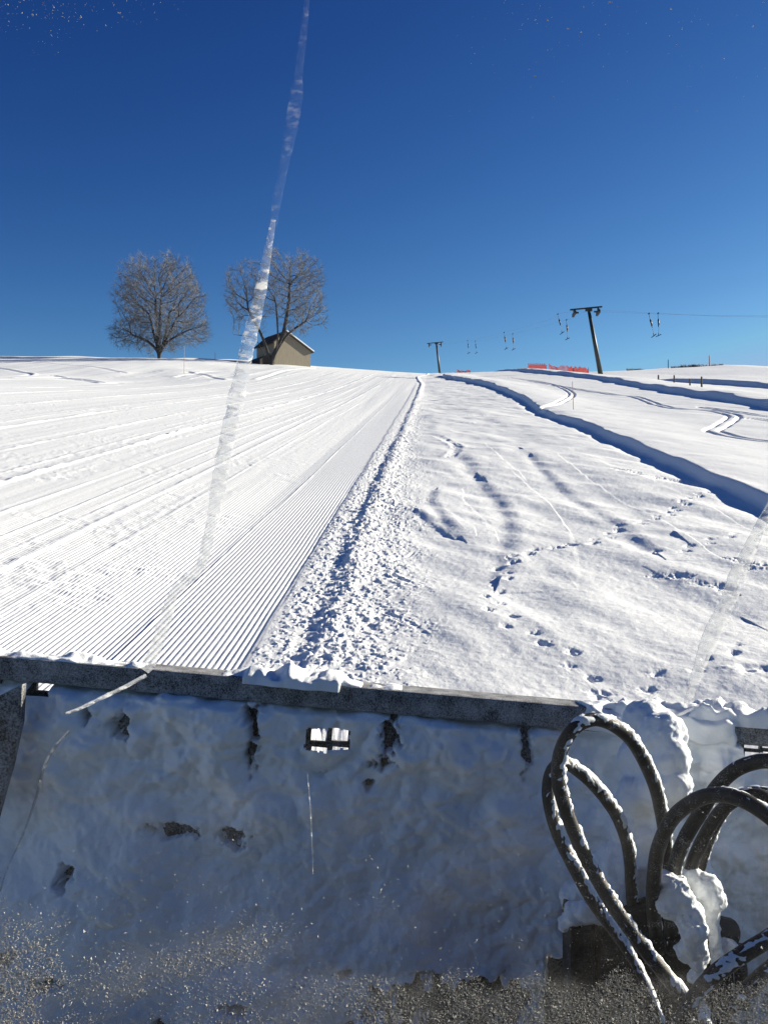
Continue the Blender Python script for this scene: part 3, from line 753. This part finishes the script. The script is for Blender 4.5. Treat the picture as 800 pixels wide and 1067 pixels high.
# behind / over the rail
over = sstep(590, 606, 400 + x / YB * F + 12 * vnoise(z / 0.03, x * 0, 3)) * sstep(762, 748, 400 + x / YB * F + 14 * vnoise(z / 0.025, x * 0 + 4, 4))
capz = sstep(0.030, -0.01, z + 0.03 * fbm(x / 0.06, z * 0, 12, 2))
upper = sstep(-0.078, -0.060, z + 0.014 * fbm(x / 0.05, z / 0.05, 111, 2))
Tk = Tk * (1 - upper) + upper * np.where(over > 0.02, (0.05 + 0.055 * over + 0.01 * fbm(x / 0.05, z / 0.05, 112, 2)) * over * capz - 0.02, -0.02)
# the lower right opens on the hydraulics; lower edge ragged
pxs = 400 + x / YB * F
lowdark = sstep(583, 592, pxs + 6 * vnoise(z / 0.02, x * 0, 115)) * sstep(770, 755, pxs) * sstep(-0.66, -0.70, z + 0.03 * vnoise(x / 0.04, z * 0, 116))
Tk = Tk * (1 - lowdark) - 0.03 * lowdark
pz_ = loc(480, 1016)[1]
ragged = 0.05 * fbm(x / 0.05, z / 0.05, 117, 4, 0.65)
lowdark2 = sstep(412, 428, pxs + 90 * fbm(x / 0.05, z / 0.05, 118, 3)) * sstep(566, 558, pxs + 60 * fbm(x / 0.04, z / 0.06, 119, 3)) * sstep(pz_ + 0.012, pz_ - 0.012, z + ragged - 0.00016 * (pxs - 425))
Tk = Tk * (1 - lowdark2) - 0.03 * lowdark2
Tk = Tk + 0.03 * sstep(720, 740, pxs) * (1 - upper)
Yc = -np.maximum(Tk, -0.02) + 0.004 * (Tk < 0)
Yc = np.minimum(Yc, np.where(z > -0.066, 0.05, 0.010))
keep = ~((GZ > -0.058) & (over.reshape(GX.shape) < 0.05))[:-1, :-1]
keep &= ~((GZ > 0.004) & (Tk.reshape(GX.shape) < 0.0))[:-1, :-1]
fcx = (GX[:-1, :-1] + GX[1:, 1:]) / 2; fcz = (GZ[:-1, :-1] + GZ[1:, 1:]) / 2
wig = fbm(fcx / 0.02, fcz / 0.02, 130, 2)
for k, h in enumerate(holes):
    open_ = k in (2, 4, 6, 7, 9) or (k > 10)
    if k in (2, 4):                       # clear cells; a collar of snow survives round the rest
        keep &= ~((fcx > h[0] - .009 + .008 * wig) & (fcx < h[2] + .009 - .008 * wig) & (fcz > h[1] - .008 + .008 * wig) & (fcz < h[3] + .010 - .008 * wig))
    elif k in (6, 7, 9, 11, 13):
        keep &= ~((fcx > h[0] - .003) & (fcx < h[2] + .003) & (fcz > h[1] - .002) & (fcz < h[3] + .003))
cm = grid_mesh('snow_crust', np.stack([x, Yc, z], 1), len(gz_), len(gx_), keep)
link('snow_crust', cm, M['crust'], blade)
# crust is thin near the grid openings: done above through dents
# snow lying on the rail
n_a = 17; sx_ = np.arange(-2.0, 2.3, 0.005)
pxr = 400 + sx_ / YB * F
hgt = np.interp(pxr, [-200, 0, 140, 152, 225, 255, 275, 330, 352, 372, 380, 410, 430, 590, 640, 720, 745, 780, 800, 1200], [.03, .014, .012, .002, .003, .026, .044, .036, .028, .010, .003, .008, .001, .001, .020, .03, .045, .045, .038, .05])
hgt = np.maximum(0.0015, hgt * (1 + 0.7 * fbm(sx_ / 0.09, sx_ * 0, 120, 2)))
A2, X2 = np.meshgrid(np.pi * np.arange(n_a) / (n_a - 1), sx_)
Hh = np.repeat(hgt[:, None], n_a, 1)
lum = 1 + 1.3 * fbm(X2.ravel() / 0.045, (np.cos(A2) * 0.062).ravel() / 0.045, 122, 3).reshape(X2.shape)
ZZ = Hh * np.sin(A2) ** 0.7 * lum - 0.0045
YY = -0.060 * np.cos(A2) * np.where(Hh > 0.02, 1.14, 0.84) * (1 + 0.35 * fbm(X2.ravel() / 0.06, A2.ravel() / 1.2, 123, 2).reshape(X2.shape) * np.where(Hh > 0.02, 1, 0.3))
ZZ = np.where(Hh < 0.0045, ZZ - 0.012, ZZ); ZZ[:, 0] -= 0.012; ZZ[:, -1] -= 0.012
V = np.stack([X2, YY, ZZ], -1).reshape(-1, 3)
cm = grid_mesh('rail_snow', np.array(V), len(sx_), n_a)
link('rail_snow', cm, M['crust'], blade)
# left end plate
bm = bmesh.new(); p = [loc(q, r_, 0.145) for q, r_ in ((-6, 728), (26, 712), (24, 752), (13, 800), (-2, 855), (-40, 855))]
q0 = [bm.verts.new((a, -0.16, b)) for a, b in p]; q1 = [bm.verts.new((a, -0.13, b)) for a, b in p]
bm.faces.new(q0); bm.faces.new(q1[::-1])
for i in range(len(p)): bm.faces.new((q0[i], q0[(i + 1) % len(p)], q1[(i + 1) % len(p)], q1[i]))
bm_obj('end_bracket', bm, M['panel'], blade, bevel=0.004)

# ------------------------------------------------------------------ snow lumps
tex = bpy.data.textures.new('lump_noise', 'CLOUDS'); tex.noise_scale = 0.035; tex.noise_depth = 3
tex2 = bpy.data.textures.new('grain_noise', 'CLOUDS'); tex2.noise_scale = 0.012; tex2.noise_depth = 2
def blob(name, balls, mat, parent=None, voxel=0.006, disp=0.03, grain=0.006):
    bm = bmesh.new()
    for c, r in balls:
        rr = r if isinstance(r, tuple) else (r, r, r)
        bmesh.ops.create_icosphere(bm, subdivisions=3, radius=1, matrix=Matrix.Translation(c) @ Matrix.Diagonal((*rr, 1)))
    me = bpy.data.meshes.new(name); bm.to_mesh(me); bm.free()
    o = bpy.data.objects.new(name, me); C.objects.link(o)
    m = o.modifiers.new('r', 'REMESH'); m.mode = 'VOXEL'; m.voxel_size = voxel
    m = o.modifiers.new('s', 'SMOOTH'); m.factor = 0.5; m.iterations = 6
    m = o.modifiers.new('d', 'DISPLACE'); m.texture = tex; m.strength = disp; m.mid_level = 0.5; m.texture_coords = 'LOCAL'
    m = o.modifiers.new('e', 'DISPLACE'); m.texture = tex2; m.strength = grain; m.mid_level = 0.5; m.texture_coords = 'LOCAL'
    dg = bpy.context.evaluated_depsgraph_get(); dg.update()
    nm = bpy.data.meshes.new_from_object(o.evaluated_get(dg)); o.modifiers.clear(); o.data = nm; nm.name = name
    nm.materials.clear(); nm.materials.append(mat)
    nm.polygons.foreach_set('use_smooth', np.ones(len(nm.polygons), bool))
    if parent: o.parent = parent
    return o
def B(px, py, Yd, rpx, sq=(1, 1, 1)):
    r = rpx * Yd / F
    return (at(px, py, Yd), (r * sq[0], r * sq[1], r * sq[2]))
o = blob('snow_heap', [B(672, 752, 2.55, 24), B(690, 765, 2.48, 24), B(700, 790, 2.44, 20), B(705, 818, 2.42, 16), B(690, 820, 2.46, 24), B(672, 790, 2.54, 28), B(664, 830, 2.50, 22),
                       B(655, 862, 2.52, 20), B(672, 872, 2.50, 20), B(690, 860, 2.50, 18), B(650, 905, 2.52, 30), B(625, 915, 2.54, 26), B(600, 935, 2.58, 17), B(618, 945, 2.56, 18), B(680, 900, 2.5, 24), B(722, 895, 2.5, 17), B(735, 915, 2.5, 12), B(640, 930, 2.5, 24), B(597, 951, 2.43, 12), B(612, 950, 2.41, 13), B(628, 954, 2.42, 12), B(588, 962, 2.45, 9), B(644, 960, 2.43, 10), B(668, 940, 2.5, 22)],
         M['crust'], None, 0.006, 0.022, 0.006)
tag(o, 'big sunlit snow heap piled on the blade behind the looping hoses', 'snow heap')

# ------------------------------------------------------------------ hydraulics
hyd = thing('hydraulic_block', 'black hydraulic valve block half buried in snow under the hoses', 'hydraulic block', at(670, 1000, 2.4))
HB = Matrix.Translation(-at(670, 1000, 2.4))
def hb(px, py, Yd): return HB @ at(px, py, Yd)
def hbox(name, px, py, Yd, wpx, hpx, dep, mat, rot=0, bev=0.006):
    k = Yd / F; bm = bmesh.new(); add_box(bm, hb(px, py, Yd), (wpx * k, dep, hpx * k), Matrix.Rotation(math.radians(rot), 4, 'Y')); return bm_obj(name, bm, mat, hyd, bevel=bev)
hbox('valve_body', 655, 1010, 2.52, 128, 130, 0.14, M['black'])
hbox('valve_section', 604, 1000, 2.44, 24, 72, 0.08, M['black'])
hbox('valve_section', 636, 1010, 2.45, 26, 86, 0.08, M['black'])
hbox('valve_section', 668, 965, 2.44, 30, 50, 0.09, M['black'], -20)
hbox('mounting_bracket', 735, 985, 2.46, 22, 140, 0.06, M['black'])
for px, py, r in ((600, 962, 5), (622, 968, 6), (645, 960, 6)):
    bm = bmesh.new(); add_cyl(bm, hb(px, py + 10, 2.42), hb(px, py - 8, 2.42), r * 2.42 / F, None, 6); bm_obj('fitting', bm, M['black'], hyd)
bm = bmesh.new()
for q in ((738, 965, 752, 962),): add_cyl(bm, hb(738, 968, 2.38), hb(758, 972, 2.42), 0.035, None, 16)
bm_obj('coupling', bm, M['black'], hyd)
for pts, r in (([(754, 985), (757, 1010), (759, 1040)], 6), ([(768, 985), (771, 1010), (774, 1050)], 7), ([(745, 1000), (747, 1025), (750, 1050)], 6)):
    bm = bmesh.new()
    for a, b in zip(pts[:-1], pts[1:]): add_cyl(bm, hb(*a, 2.40), hb(*b, 2.40), r * 2.4 / F, None, 12)
    bm_obj('pipe', bm, M['black'], hyd, smooth=True)
o = blob('snow_lump', [B(690, 922, 2.26, 13), B(702, 928, 2.24, 16), B(712, 938, 2.22, 12), B(698, 940, 2.24, 17), B(718, 955, 2.22, 15), B(722, 970, 2.21, 15), B(722, 985, 2.22, 14), B(715, 990, 2.24, 12), B(728, 1000, 2.23, 11), B(727, 1020, 2.24, 10), B(724, 1038, 2.25, 9), B(730, 1058, 2.25, 10), B(728, 1080, 2.25, 10)], M['crust'], None, 0.005, 0.024, 0.010)
tag(o, 'large rounded snow lump hanging down over the hydraulic block', 'snow lump', 'snow lumps on the hydraulics')
o = blob('snow_lump', [B(722, 914, 2.33, 12), B(735, 925, 2.31, 15), B(744, 938, 2.30, 12), B(728, 928, 2.33, 14), B(740, 950, 2.31, 10), B(741, 957, 2.31, 9), B(742, 964, 2.31, 8), B(743, 971, 2.31, 7.5), B(744, 978, 2.31, 7), B(744, 985, 2.31, 7), B(745, 992, 2.31, 7), B(746, 999, 2.31, 7), B(747, 1006, 2.31, 7), B(748, 1014, 2.31, 7)], M['crust'], None, 0.004, 0.012, 0.008)
tag(o, 'mushroom-shaped snow lump on a thin icy stem right of the larger one', 'snow lump', 'snow lumps on the hydraulics')
o = blob('snow_lump', [B(752, 984, 2.36, 8), B(760, 988, 2.35, 9), B(765, 996, 2.35, 7), B(750, 996, 2.36, 7)], M['crust'], None, 0.004, 0.012, 0.004)
tag(o, 'small snow lump capping the short pipes on the right', 'snow lump', 'snow lumps on the hydraulics')

# ------------------------------------------------------------------ hoses
def hose(label, pts, rad, seed, frost_side=1.0):
    """pts: (px, py, distance, [radius factor])"""
    P = catmull([tuple(at(p[0], p[1], p[2])) for p in pts], 16)
    fac = catmull([(p[3] if len(p) > 3 else 1.0, 0) for p in pts], 16)[:, 0]
    n = len(P); sides = 18
    s = np.concatenate([[0], np.cumsum(np.linalg.norm(np.diff(P, axis=0), axis=1))])
    # resample evenly
    ss = np.arange(0, s[-1], 0.006); P = np.stack([np.interp(ss, s, P[:, k]) for k in range(3)], 1); fac = np.interp(ss, s, fac)
    ang = np.arange(sides)
    base = P.mean(0) * 0 + P[0]
    R = []
    for i in range(len(P)):
        R.append(rad * fac[i] * np.ones(sides))
    V, Fc = tube_data(P - base, R, sides)
    t = thing('hydraulic_hose', label, 'hydraulic hose', tuple(base), group='hydraulic hoses over the blade')
    pydata('hose_body', V, Fc, M['rubber'], t)
    # rime: a rough crust lying on the hose's upper and sunward side, broken into patches
    V = np.array(V).reshape(len(P), sides, 3); ctr = (P - base)[:, None, :]
    N_ = V - ctr; N_ = N_ / np.linalg.norm(N_, axis=2)[:, :, None]
    Tn = np.gradient(P, axis=0); Tn /= np.linalg.norm(Tn, axis=1)[:, None]
    up = np.array([0.62, -0.25, 0.72]); ups = up[None] - Tn * (Tn @ up)[:, None]; ul = np.linalg.norm(ups, axis=1)
    ups = ups / np.maximum(ul, 0.25)[:, None]
    lean = (N_ * ups[:, None, :]).sum(2)
    S_ = np.repeat(ss[:, None], sides, 1); A_ = np.repeat(ang[None, :] * 0.35, len(P), 0)
    nz = fbm(S_.ravel() / 0.014, A_.ravel() / 0.5, seed, 4, 0.7).reshape(S_.shape) ; nz2 = fbm(S_.ravel() / 0.16, A_.ravel() * 0 + seed, seed + 9, 2).reshape(S_.shape)
    th = 0.0070 * (lean - 0.74 - 0.9 * (1 - frost_side) + 1.25 * nz + 0.6 * nz2) * frost_side
    th = np.clip(th, -0.002, 0.0045)
    V2 = ctr + N_ * (rad * fac[:, None, None] + th[:, :, None])
    V2 = V2.reshape(-1, 3)
    keep = np.ones(len(V2), bool)
    Fr = [f for f in Fc[:-2] if (th.ravel()[list(f)] > -0.0015).any()]
    pydata('rime', V2, Fr, M['crust'], t)
    # crimped collars where a run starts
    V, Fq = tube_data([P[0] - base + (P[0] - P[4]) * 0.6, P[0] - base, P[5] - base], [rad * 1.22 * fac[0], rad * 1.24 * fac[0], rad * 1.2 * fac[0]], 16)
    pydata('crimp_collar', V, Fq, M['black'], t)
    return t
R0 = 0.0150
hose('tallest front hose arching high at the left of the bundle',
     [(694, 925, 2.40), (693, 880, 2.35), (688, 846, 2.30), (680, 814, 2.24), (661, 776, 2.16), (641, 757, 2.11), (620, 749.5, 2.08), (600, 757, 2.06), (586, 777, 2.05), (581, 806, 2.05), (588, 840, 2.05), (602, 876, 2.05), (620, 912, 2.04), (641, 947, 2.02), (672, 990, 2.0), (704, 1030, 1.98), (735, 1072, 1.96), (760, 1110, 1.95)], R0 * 0.98, 200)
hose('lower hose loop behind the tallest hose, thinning towards its bottom end',
     [(660, 960, 2.44), (657, 920, 2.42), (656, 900, 2.40), (652, 876, 2.37), (641, 848, 2.33), (622, 822, 2.28), (603, 804, 2.24), (588, 795, 2.20), (575, 803, 2.18), (571, 828, 2.17), (579, 864, 2.16), (597, 902, 2.14), (619, 942, 2.12, .95), (644, 977, 2.10, .8), (661, 1004, 2.08, .7), (677, 1038, 2.06, .62), (688, 1070, 2.05, .6), (696, 1110, 2.05, .6)], R0 * 0.95, 220)
hose('wide front hose bending right and sweeping back along the bottom right corner',
     [(684, 985, 2.30), (680, 940, 2.25), (682, 903, 2.20), (687, 879, 2.17), (700, 853, 2.12), (722, 835, 2.07), (746, 828, 2.03), (772, 833, 1.99), (800, 850, 1.95), (830, 878, 1.92), (850, 910, 1.90), (845, 942, 1.89), (825, 962, 1.88), (800, 978, 1.87), (774, 994, 1.86), (746, 1014, 1.85), (726, 1036, 1.85), (708, 1068, 1.85), (695, 1110, 1.85)], R0 * 1.06, 240, 0.55)
hose('highest hose on the right edge, rising behind the wide front hose',
     [(700, 985, 2.36), (698, 940, 2.31), (703, 902, 2.28), (713, 874, 2.25), (729, 847, 2.22), (745, 822, 2.20), (763, 804, 2.18), (783, 795, 2.16), (803, 793, 2.14), (830, 798, 2.12), (870, 830, 2.10), (895, 900, 2.12), (890, 980, 2.18), (860, 1050, 2.28), (820, 1110, 2.4)], R0 * 1.08, 260, 0.6)
hose('middle right hose squeezed between two others above the snow lumps',
     [(716, 985, 2.38), (715, 935, 2.35), (721, 900, 2.33), (733, 872, 2.30), (748, 848, 2.28), (765, 834, 2.26), (784, 828, 2.24), (806, 835, 2.22), (840, 860, 2.20), (866, 930, 2.22), (862, 1000, 2.28), (838, 1060, 2.36), (800, 1120, 2.45)], R0 * 1.0, 280, 0.55)
hose('rearmost right hose with a thin bright edge',
     [(726, 985, 2.42), (724, 930, 2.41), (731, 897, 2.39), (742, 866, 2.37), (754, 845, 2.35), (770, 829, 2.33), (790, 825, 2.31), (815, 835, 2.30), (842, 880, 2.3), (850, 950, 2.33), (838, 1030, 2.38), (806, 1110, 2.46)], R0 * 0.85, 300, 0.7)
hose('dark short hose entering the bottom right corner',
     [(850, 960, 2.15), (815, 998, 2.12), (795, 1015, 2.1), (775, 1034, 2.08), (750, 1060, 2.06), (730, 1100, 2.05)], R0 * 1.1, 320, 0.4)

# ------------------------------------------------------------------ groomer cab: cowl and windscreen
cab = thing('groomer_cab', 'front of a snow groomer cab with a cracked frosty windscreen', 'groomer cab', (0, 1.3, 1.2))
CI = Matrix.Translation((0, -1.3, -1.2))
def cabm(name, V, Fc, mat, parent=cab, smooth=True):
    o = pydata(name, [CI @ Vector(v) for v in V] if parent is cab else V, Fc, mat, parent, smooth); return o
bm = bmesh.new()                               # roof, back wall, side walls, floor and the engine cover behind the seats
for c, s in (((0, -0.75, 3.62), (2.7, 2.5, 0.08)), ((0, -1.95, 2.4), (2.6, 0.08, 2.35)), ((-1.33, -0.7, 1.62), (0.06, 2.4, 0.7)), ((1.33, -0.7, 1.62), (0.06, 2.4, 0.7)), ((-1.33, -1.8, 2.76), (0.06, 0.2, 1.6)), ((1.33, -1.8, 2.76), (0.06, 0.2, 1.6)), ((-1.33, 0.42, 2.76), (0.07, 0.09, 1.6)), ((1.33, 0.42, 2.76), (0.07, 0.09, 1.6)), ((0, -0.7, 1.3), (2.6, 2.4, 0.1))):
    add_box(bm, (c[0], c[1] - 1.3, c[2] - 1.2), s)
bm_obj('cab_body', bm, M['black'], cab)
for sx in (-1.75, 1.75):
    bm = bmesh.new(); add_box(bm, (sx, -0.3 - 1.3, 0.42 - 1.2), (0.9, 5.6, 1.0), Matrix.Rotation(math.radians(10), 4, 'X')); bm_obj('crawler_track', bm, M['black'], cab, bevel=0.2)
bm = bmesh.new(); add_box(bm, (0, -0.3 - 1.3, 0.95 - 1.2), (2.4, 3.1, 0.9), Matrix.Rotation(math.radians(6), 4, 'X')); bm_obj('hull', bm, M['black'], cab, bevel=0.05)
bm = bmesh.new(); add_box(bm, (0, 2.05 - 1.3, 0.72 - 1.2), (1.8, 0.9, 0.35)); bm_obj('push_frame_blocker', bm, M['black'], cab, bevel=0.04)  # unseen dark box, added to block snow bounce onto the blade
zc = at(400, 1120, 1.45).z
bm = bmesh.new(); cx0, cx1 = -1.25, 1.25; add_box(bm, ((cx0 + cx1) / 2, -0.01, zc - 1.2 - 0.03), (cx1 - cx0, 0.32, 0.06)); add_box(bm, ((cx0 + cx1) / 2, 0.11, zc - 1.2 - 0.30), (cx1 - cx0 - 0.02, 0.05, 0.46))
cowl = bm_obj('front_cowl', bm, M['cowl'], cab, bevel=0.01)
# windscreen plane
pc = at(400, 533.5, 0.76); pb = at(400, 1067, 0.83); pt_ = at(400, 0, 0.68)
nrm = Vector((0, -(pb - pt_).z, (pb - pt_).y)).normalized()
if nrm.y > 0: nrm = -nrm                       # towards the camera
upv = (pt_ - pb).normalized()
def on_glass(px, py, lift=0.0):
    """the sight line's point on the windscreen's outer face"""
    v = ray(px, py); k = (pc - CAM).dot(nrm) / v.dot(nrm)
    return CAM + v * k - nrm * lift
bm = bmesh.new()
rotm = Matrix((Vector((1, 0, 0)), upv, Vector((1, 0, 0)).cross(upv))).transposed().to_4x4()
gc = pc + upv * 0.02 + nrm * 0.004
m4 = Matrix.Translation(CI @ gc) @ rotm
bmesh.ops.create_cube(bm, size=1, matrix=m4 @ Matrix.Diagonal((2.5, 1.3, 0.006, 1)))
pane = bm_obj('windscreen', bm, M['glass'], cab); pane['label'] = 'clear windscreen pane with frozen cracks'
bm = bmesh.new()
for c, s in (((-1.28, 0, 0), (0.06, 1.42, 0.05)), ((1.28, 0, 0), (0.06, 1.42, 0.05)), ((0, 0.68, 0), (2.5, 0.06, 0.05)), ((0, -0.68, 0), (2.5, 0.06, 0.05))):
    bmesh.ops.create_cube(bm, size=1, matrix=m4 @ Matrix.Translation(c) @ Matrix.Diagonal((*s, 1)))
bm_obj('windscreen_frame', bm, M['black'], cab)
def bead(name, px, widths, mat, seed, lumpy=0.35, period=0.012, flat=0.4, n=24):
    P2 = catmull([(p[0], p[1]) for p in px], n); W = np.interp(np.linspace(0, 1, len(P2)), np.linspace(0, 1, len(widths)), widths)
    P = np.array([tuple(CI @ on_glass(a, b, 0.0)) for a, b in P2])
    s = np.concatenate([[0], np.cumsum(np.linalg.norm(np.diff(P, axis=0), axis=1))]); ss = np.arange(0, s[-1], 0.0009)
    P = np.stack([np.interp(ss, s, P[:, k]) for k in range(3)], 1); W = np.interp(ss, s, W) * 0.76 / F / 2
    lump = 1 + lumpy * (vnoise(ss / period, ss * 0 + seed, seed) * 2 + vnoise(ss / period * 2.3, ss * 0 + seed + 1, seed + 1))
    Wd = W * (1 + 0.35 * vnoise(ss / 0.03, ss * 0, seed + 5) + 0.2 * vnoise(ss / 0.006, ss * 0, seed + 6))
    Tn = np.gradient(P, axis=0); Tn /= np.linalg.norm(Tn, axis=1)[:, None]
    nn = np.array(nrm); U = np.cross(Tn, nn); U /= np.linalg.norm(U, axis=1)[:, None]
    K = 11; V = []
    for k in range(K):
        a = -1 + 2 * k / (K - 1)
        hgt_ = flat * W * lump * np.sqrt(np.maximum(0, 1 - a * a)) * (1 + 0.3 * vnoise(ss / 0.004, ss * 0 + k * 0.9, seed + 8))
        V.append(P + U * (Wd * a)[:, None] - nn[None] * (0.0008 + hgt_)[:, None])
    V = np.stack(V, 1).reshape(-1, 3)
    me = grid_mesh(name, V, len(ss), K)
    return link(name, me, mat, pane)
bead('ice_streak', [(322, -20), (313, 60), (307, 110), (298, 160), (290, 200), (284, 236)], [5, 9, 13, 11, 8, 7], M['clear_ice'], 3, 1.0, 0.005, 0.24)
bead('ice_streak', [(285, 228), (281, 250), (270, 310), (258, 360), (247, 410), (243, 428)], [5, 7, 10, 14, 18, 18, 16], M['ice'], 5, 1.0, 0.006, 0.30)
bead('ice_streak', [(244, 424), (236, 460), (225, 520), (215, 570), (209, 592)], [15, 16, 14, 13, 11], M['grey_ice'], 6, 1.0, 0.006, 0.30)
bead('ice_streak', [(211, 586), (200, 600), (183, 615), (174, 640), (166, 665), (156, 690), (150, 700)], [12, 14, 13, 13, 14, 15, 10], M['grey_ice'], 9, 0.7, 0.006, 0.28)
bead('crack', [(152, 704), (130, 716), (105, 728), (84, 738), (68, 744)], [4, 5, 5, 4, 3], M['white_ice'], 12, 0.2, 0.01, 0.5)
bead('crack', [(72, 762), (58, 778), (46, 800), (38, 830), (24, 870), (8, 905), (0, 930)], [2.5, 3.5, 3, 3, 2.5, 2, 2], M['crack_ice'], 14, 0.8, 0.005, 0.8)
bead('crack', [(728, 735), (716, 741), (708, 745), (699, 747)], [3, 4, 4, 2], M['grey_ice'], 31, 0.5, 0.006, 0.7)
bead('ice_streak', [(806, 520), (796, 540), (782, 570), (768, 600), (757, 630), (742, 660), (730, 690), (720, 720), (713, 738)], [8, 10, 14, 17, 18, 17, 13, 9, 5], M['grey_ice'], 21, 0.25, 0.02, 0.25)
bead('crack', [(320, 806), (323, 840), (325, 880), (326, 912)], [0.8, 1.3, 1.2, 0.5], M['ice'], 24, 0.2, 0.01, 0.4)
# frost grains
def frost(n, dens, size, seed, name, ylo=820, yhi=1110):
    r = np.random.default_rng(seed); V = []; Fc = []
    PX = r.uniform(-60, 860, n * 9); PY = r.uniform(ylo, yhi, n * 9)
    keep = r.random(n * 9) < dens(PX, PY)
    PX = PX[keep][:n]; PY = PY[keep][:n]
    for a, b in zip(PX, PY):
        p = np.array(CI @ on_glass(a, b, 0.0012)); o = len(V); s = size * min(2.2, math.exp(r.normal(-0.40, 0.55)))
        for _ in range(4): V.append(p + r.normal(0, 1, 3) * s * 0.5)
        Fc += [(o, o + 1, o + 2), (o, o + 1, o + 3), (o, o + 2, o + 3), (o + 1, o + 2, o + 3)]
    ob = pydata(name, V, Fc, M['frost'], pane, False); ob['kind'] = 'stuff'; return ob
def dens(a, b):
    nz = fbm(a / 45, b / 45, 400, 3)
    d = np.zeros_like(a)
    d += 0.45 * sstep(110, 10, a + 120 * nz) * sstep(935, 1040, b) 
    line = b - (1022 - 0.24 * (a - 110))                       # the bright diagonal drift
    d += 0.30 * np.exp(-(line / 20) ** 2) * sstep(70, 140, a) * sstep(330, 260, a) * (0.6 + nz)
    d += 0.50 * sstep(1012, 1035, b + 30 * nz - 0.02 * np.abs(a - 400)) * (0.25 + 0.75 * sstep(300, 430, a)) * sstep(140, 260, a) * (0.65 + 0.9 * nz)
    d += 0.010 * sstep(820, 1000, b) * (0.5 + nz)
    nz3 = fbm(a / 7, b / 7, 401, 2); d = d * np.clip(0.85 + 1.3 * nz3, 0.1, 2)
    d += 0.050 * sstep(60, 0, b + a * 0.30 + 20 * nz) * 1.6
    d += 0.010 * sstep(150, 20, b) * sstep(400, 500, a) * (0.3 + 2 * np.clip(nz, 0, 1))
    return np.clip(d, 0, 1) * (b > 820)
def dens_top(a, b):
    nz = fbm(a / 45, b / 45, 402, 3)
    return np.clip(0.55 * sstep(75, 0, b + a * 0.32 + 40 * nz) + 0.10 * sstep(160, 10, b + 60 * nz) * sstep(400, 520, a) * (0.3 + 2 * np.clip(nz, 0, 1)), 0, 1) * (b < 300)
def film():
    m = bpy.data.materials.new('frost_film'); m.use_nodes = True; t = m.node_tree; t.nodes.clear()
    out = nd(t, 'ShaderNodeOutputMaterial'); tp = nd(t, 'ShaderNodeBsdfTransparent'); d = nd(t, 'ShaderNodeBsdfDiffuse'); tl = nd(t, 'ShaderNodeBsdfTranslucent'); a = nd(t, 'ShaderNodeMixShader'); mx = nd(t, 'ShaderNodeMixShader')
    d.inputs[0].default_value = tl.inputs[0].default_value = (0.6, 0.6, 0.6, 1); a.inputs[0].default_value = 0.5
    at_ = nd(t, 'ShaderNodeAttribute', attribute_name='frost'); tc = nd(t, 'ShaderNodeTexCoord')
    n = noise(t, 900, 3, 0.7, tc.outputs['Object']); n2_ = noise(t, 25, 4, 0.6, tc.outputs['Object'])
    r = ramp(t, n.outputs[0], [(0.38, (0.15,) * 3), (0.66, (1,) * 3)]); r2 = ramp(t, n2_.outputs[0], [(0.30, (0.35,) * 3), (0.70, (1,) * 3)])
    k1 = nd(t, 'ShaderNodeMath', operation='MULTIPLY'); k2 = nd(t, 'ShaderNodeMath', operation='MULTIPLY')
    t.links.new(r.outputs[0], k1.inputs[0]); t.links.new(r2.outputs[0], k1.inputs[1]); t.links.new(k1.outputs[0], k2.inputs[0]); t.links.new(at_.outputs['Fac'], k2.inputs[1])
    t.links.new(d.outputs[0], a.inputs[1]); t.links.new(tl.outputs[0], a.inputs[2])
    t.links.new(k2.outputs[0], mx.inputs[0]); t.links.new(tp.outputs[0], mx.inputs[1]); t.links.new(a.outputs[0], mx.inputs[2]); t.links.new(mx.outputs[0], out.inputs[0]); return m
fa = np.arange(-300, 1101, 10.0); fb_ = np.arange(730, 1240, 8.0); FA, FB = np.meshgrid(fa, fb_)
V = np.array([tuple(CI @ on_glass(p, q, 0.0006)) for p, q in zip(FA.ravel(), FB.ravel())])
fm = grid_mesh('frost_film', V, len(fb_), len(fa))
nz_ = fbm(FA / 60, FB / 60, 410, 3)
den = 0.10 * sstep(690, 880, FB) * (0.8 + 0.8 * nz_) + 0.20 * sstep(1005, 1035, FB + 40 * nz_) * sstep(120, 380, FA) + 0.16 * np.exp(-((FB - (1022 - 0.24 * (FA - 110))) / 26) ** 2) * sstep(60, 140, FA) * sstep(360, 260, FA) + 0.14 * sstep(70, 0, FA + 60 * nz_) * sstep(900, 1000, FB)
at2 = fm.attributes.new('frost', 'FLOAT', 'POINT'); at2.data.foreach_set('value', np.clip(den, 0, 0.6).astype(np.float32).ravel())
ff = link('frost_film', fm, film(), pane); ff['kind'] = 'stuff'
frost(130000, dens, 0.00078, 77, 'frost_grains')
frost(4200, dens_top, 0.00062, 78, 'frost_grains', -40, 300)
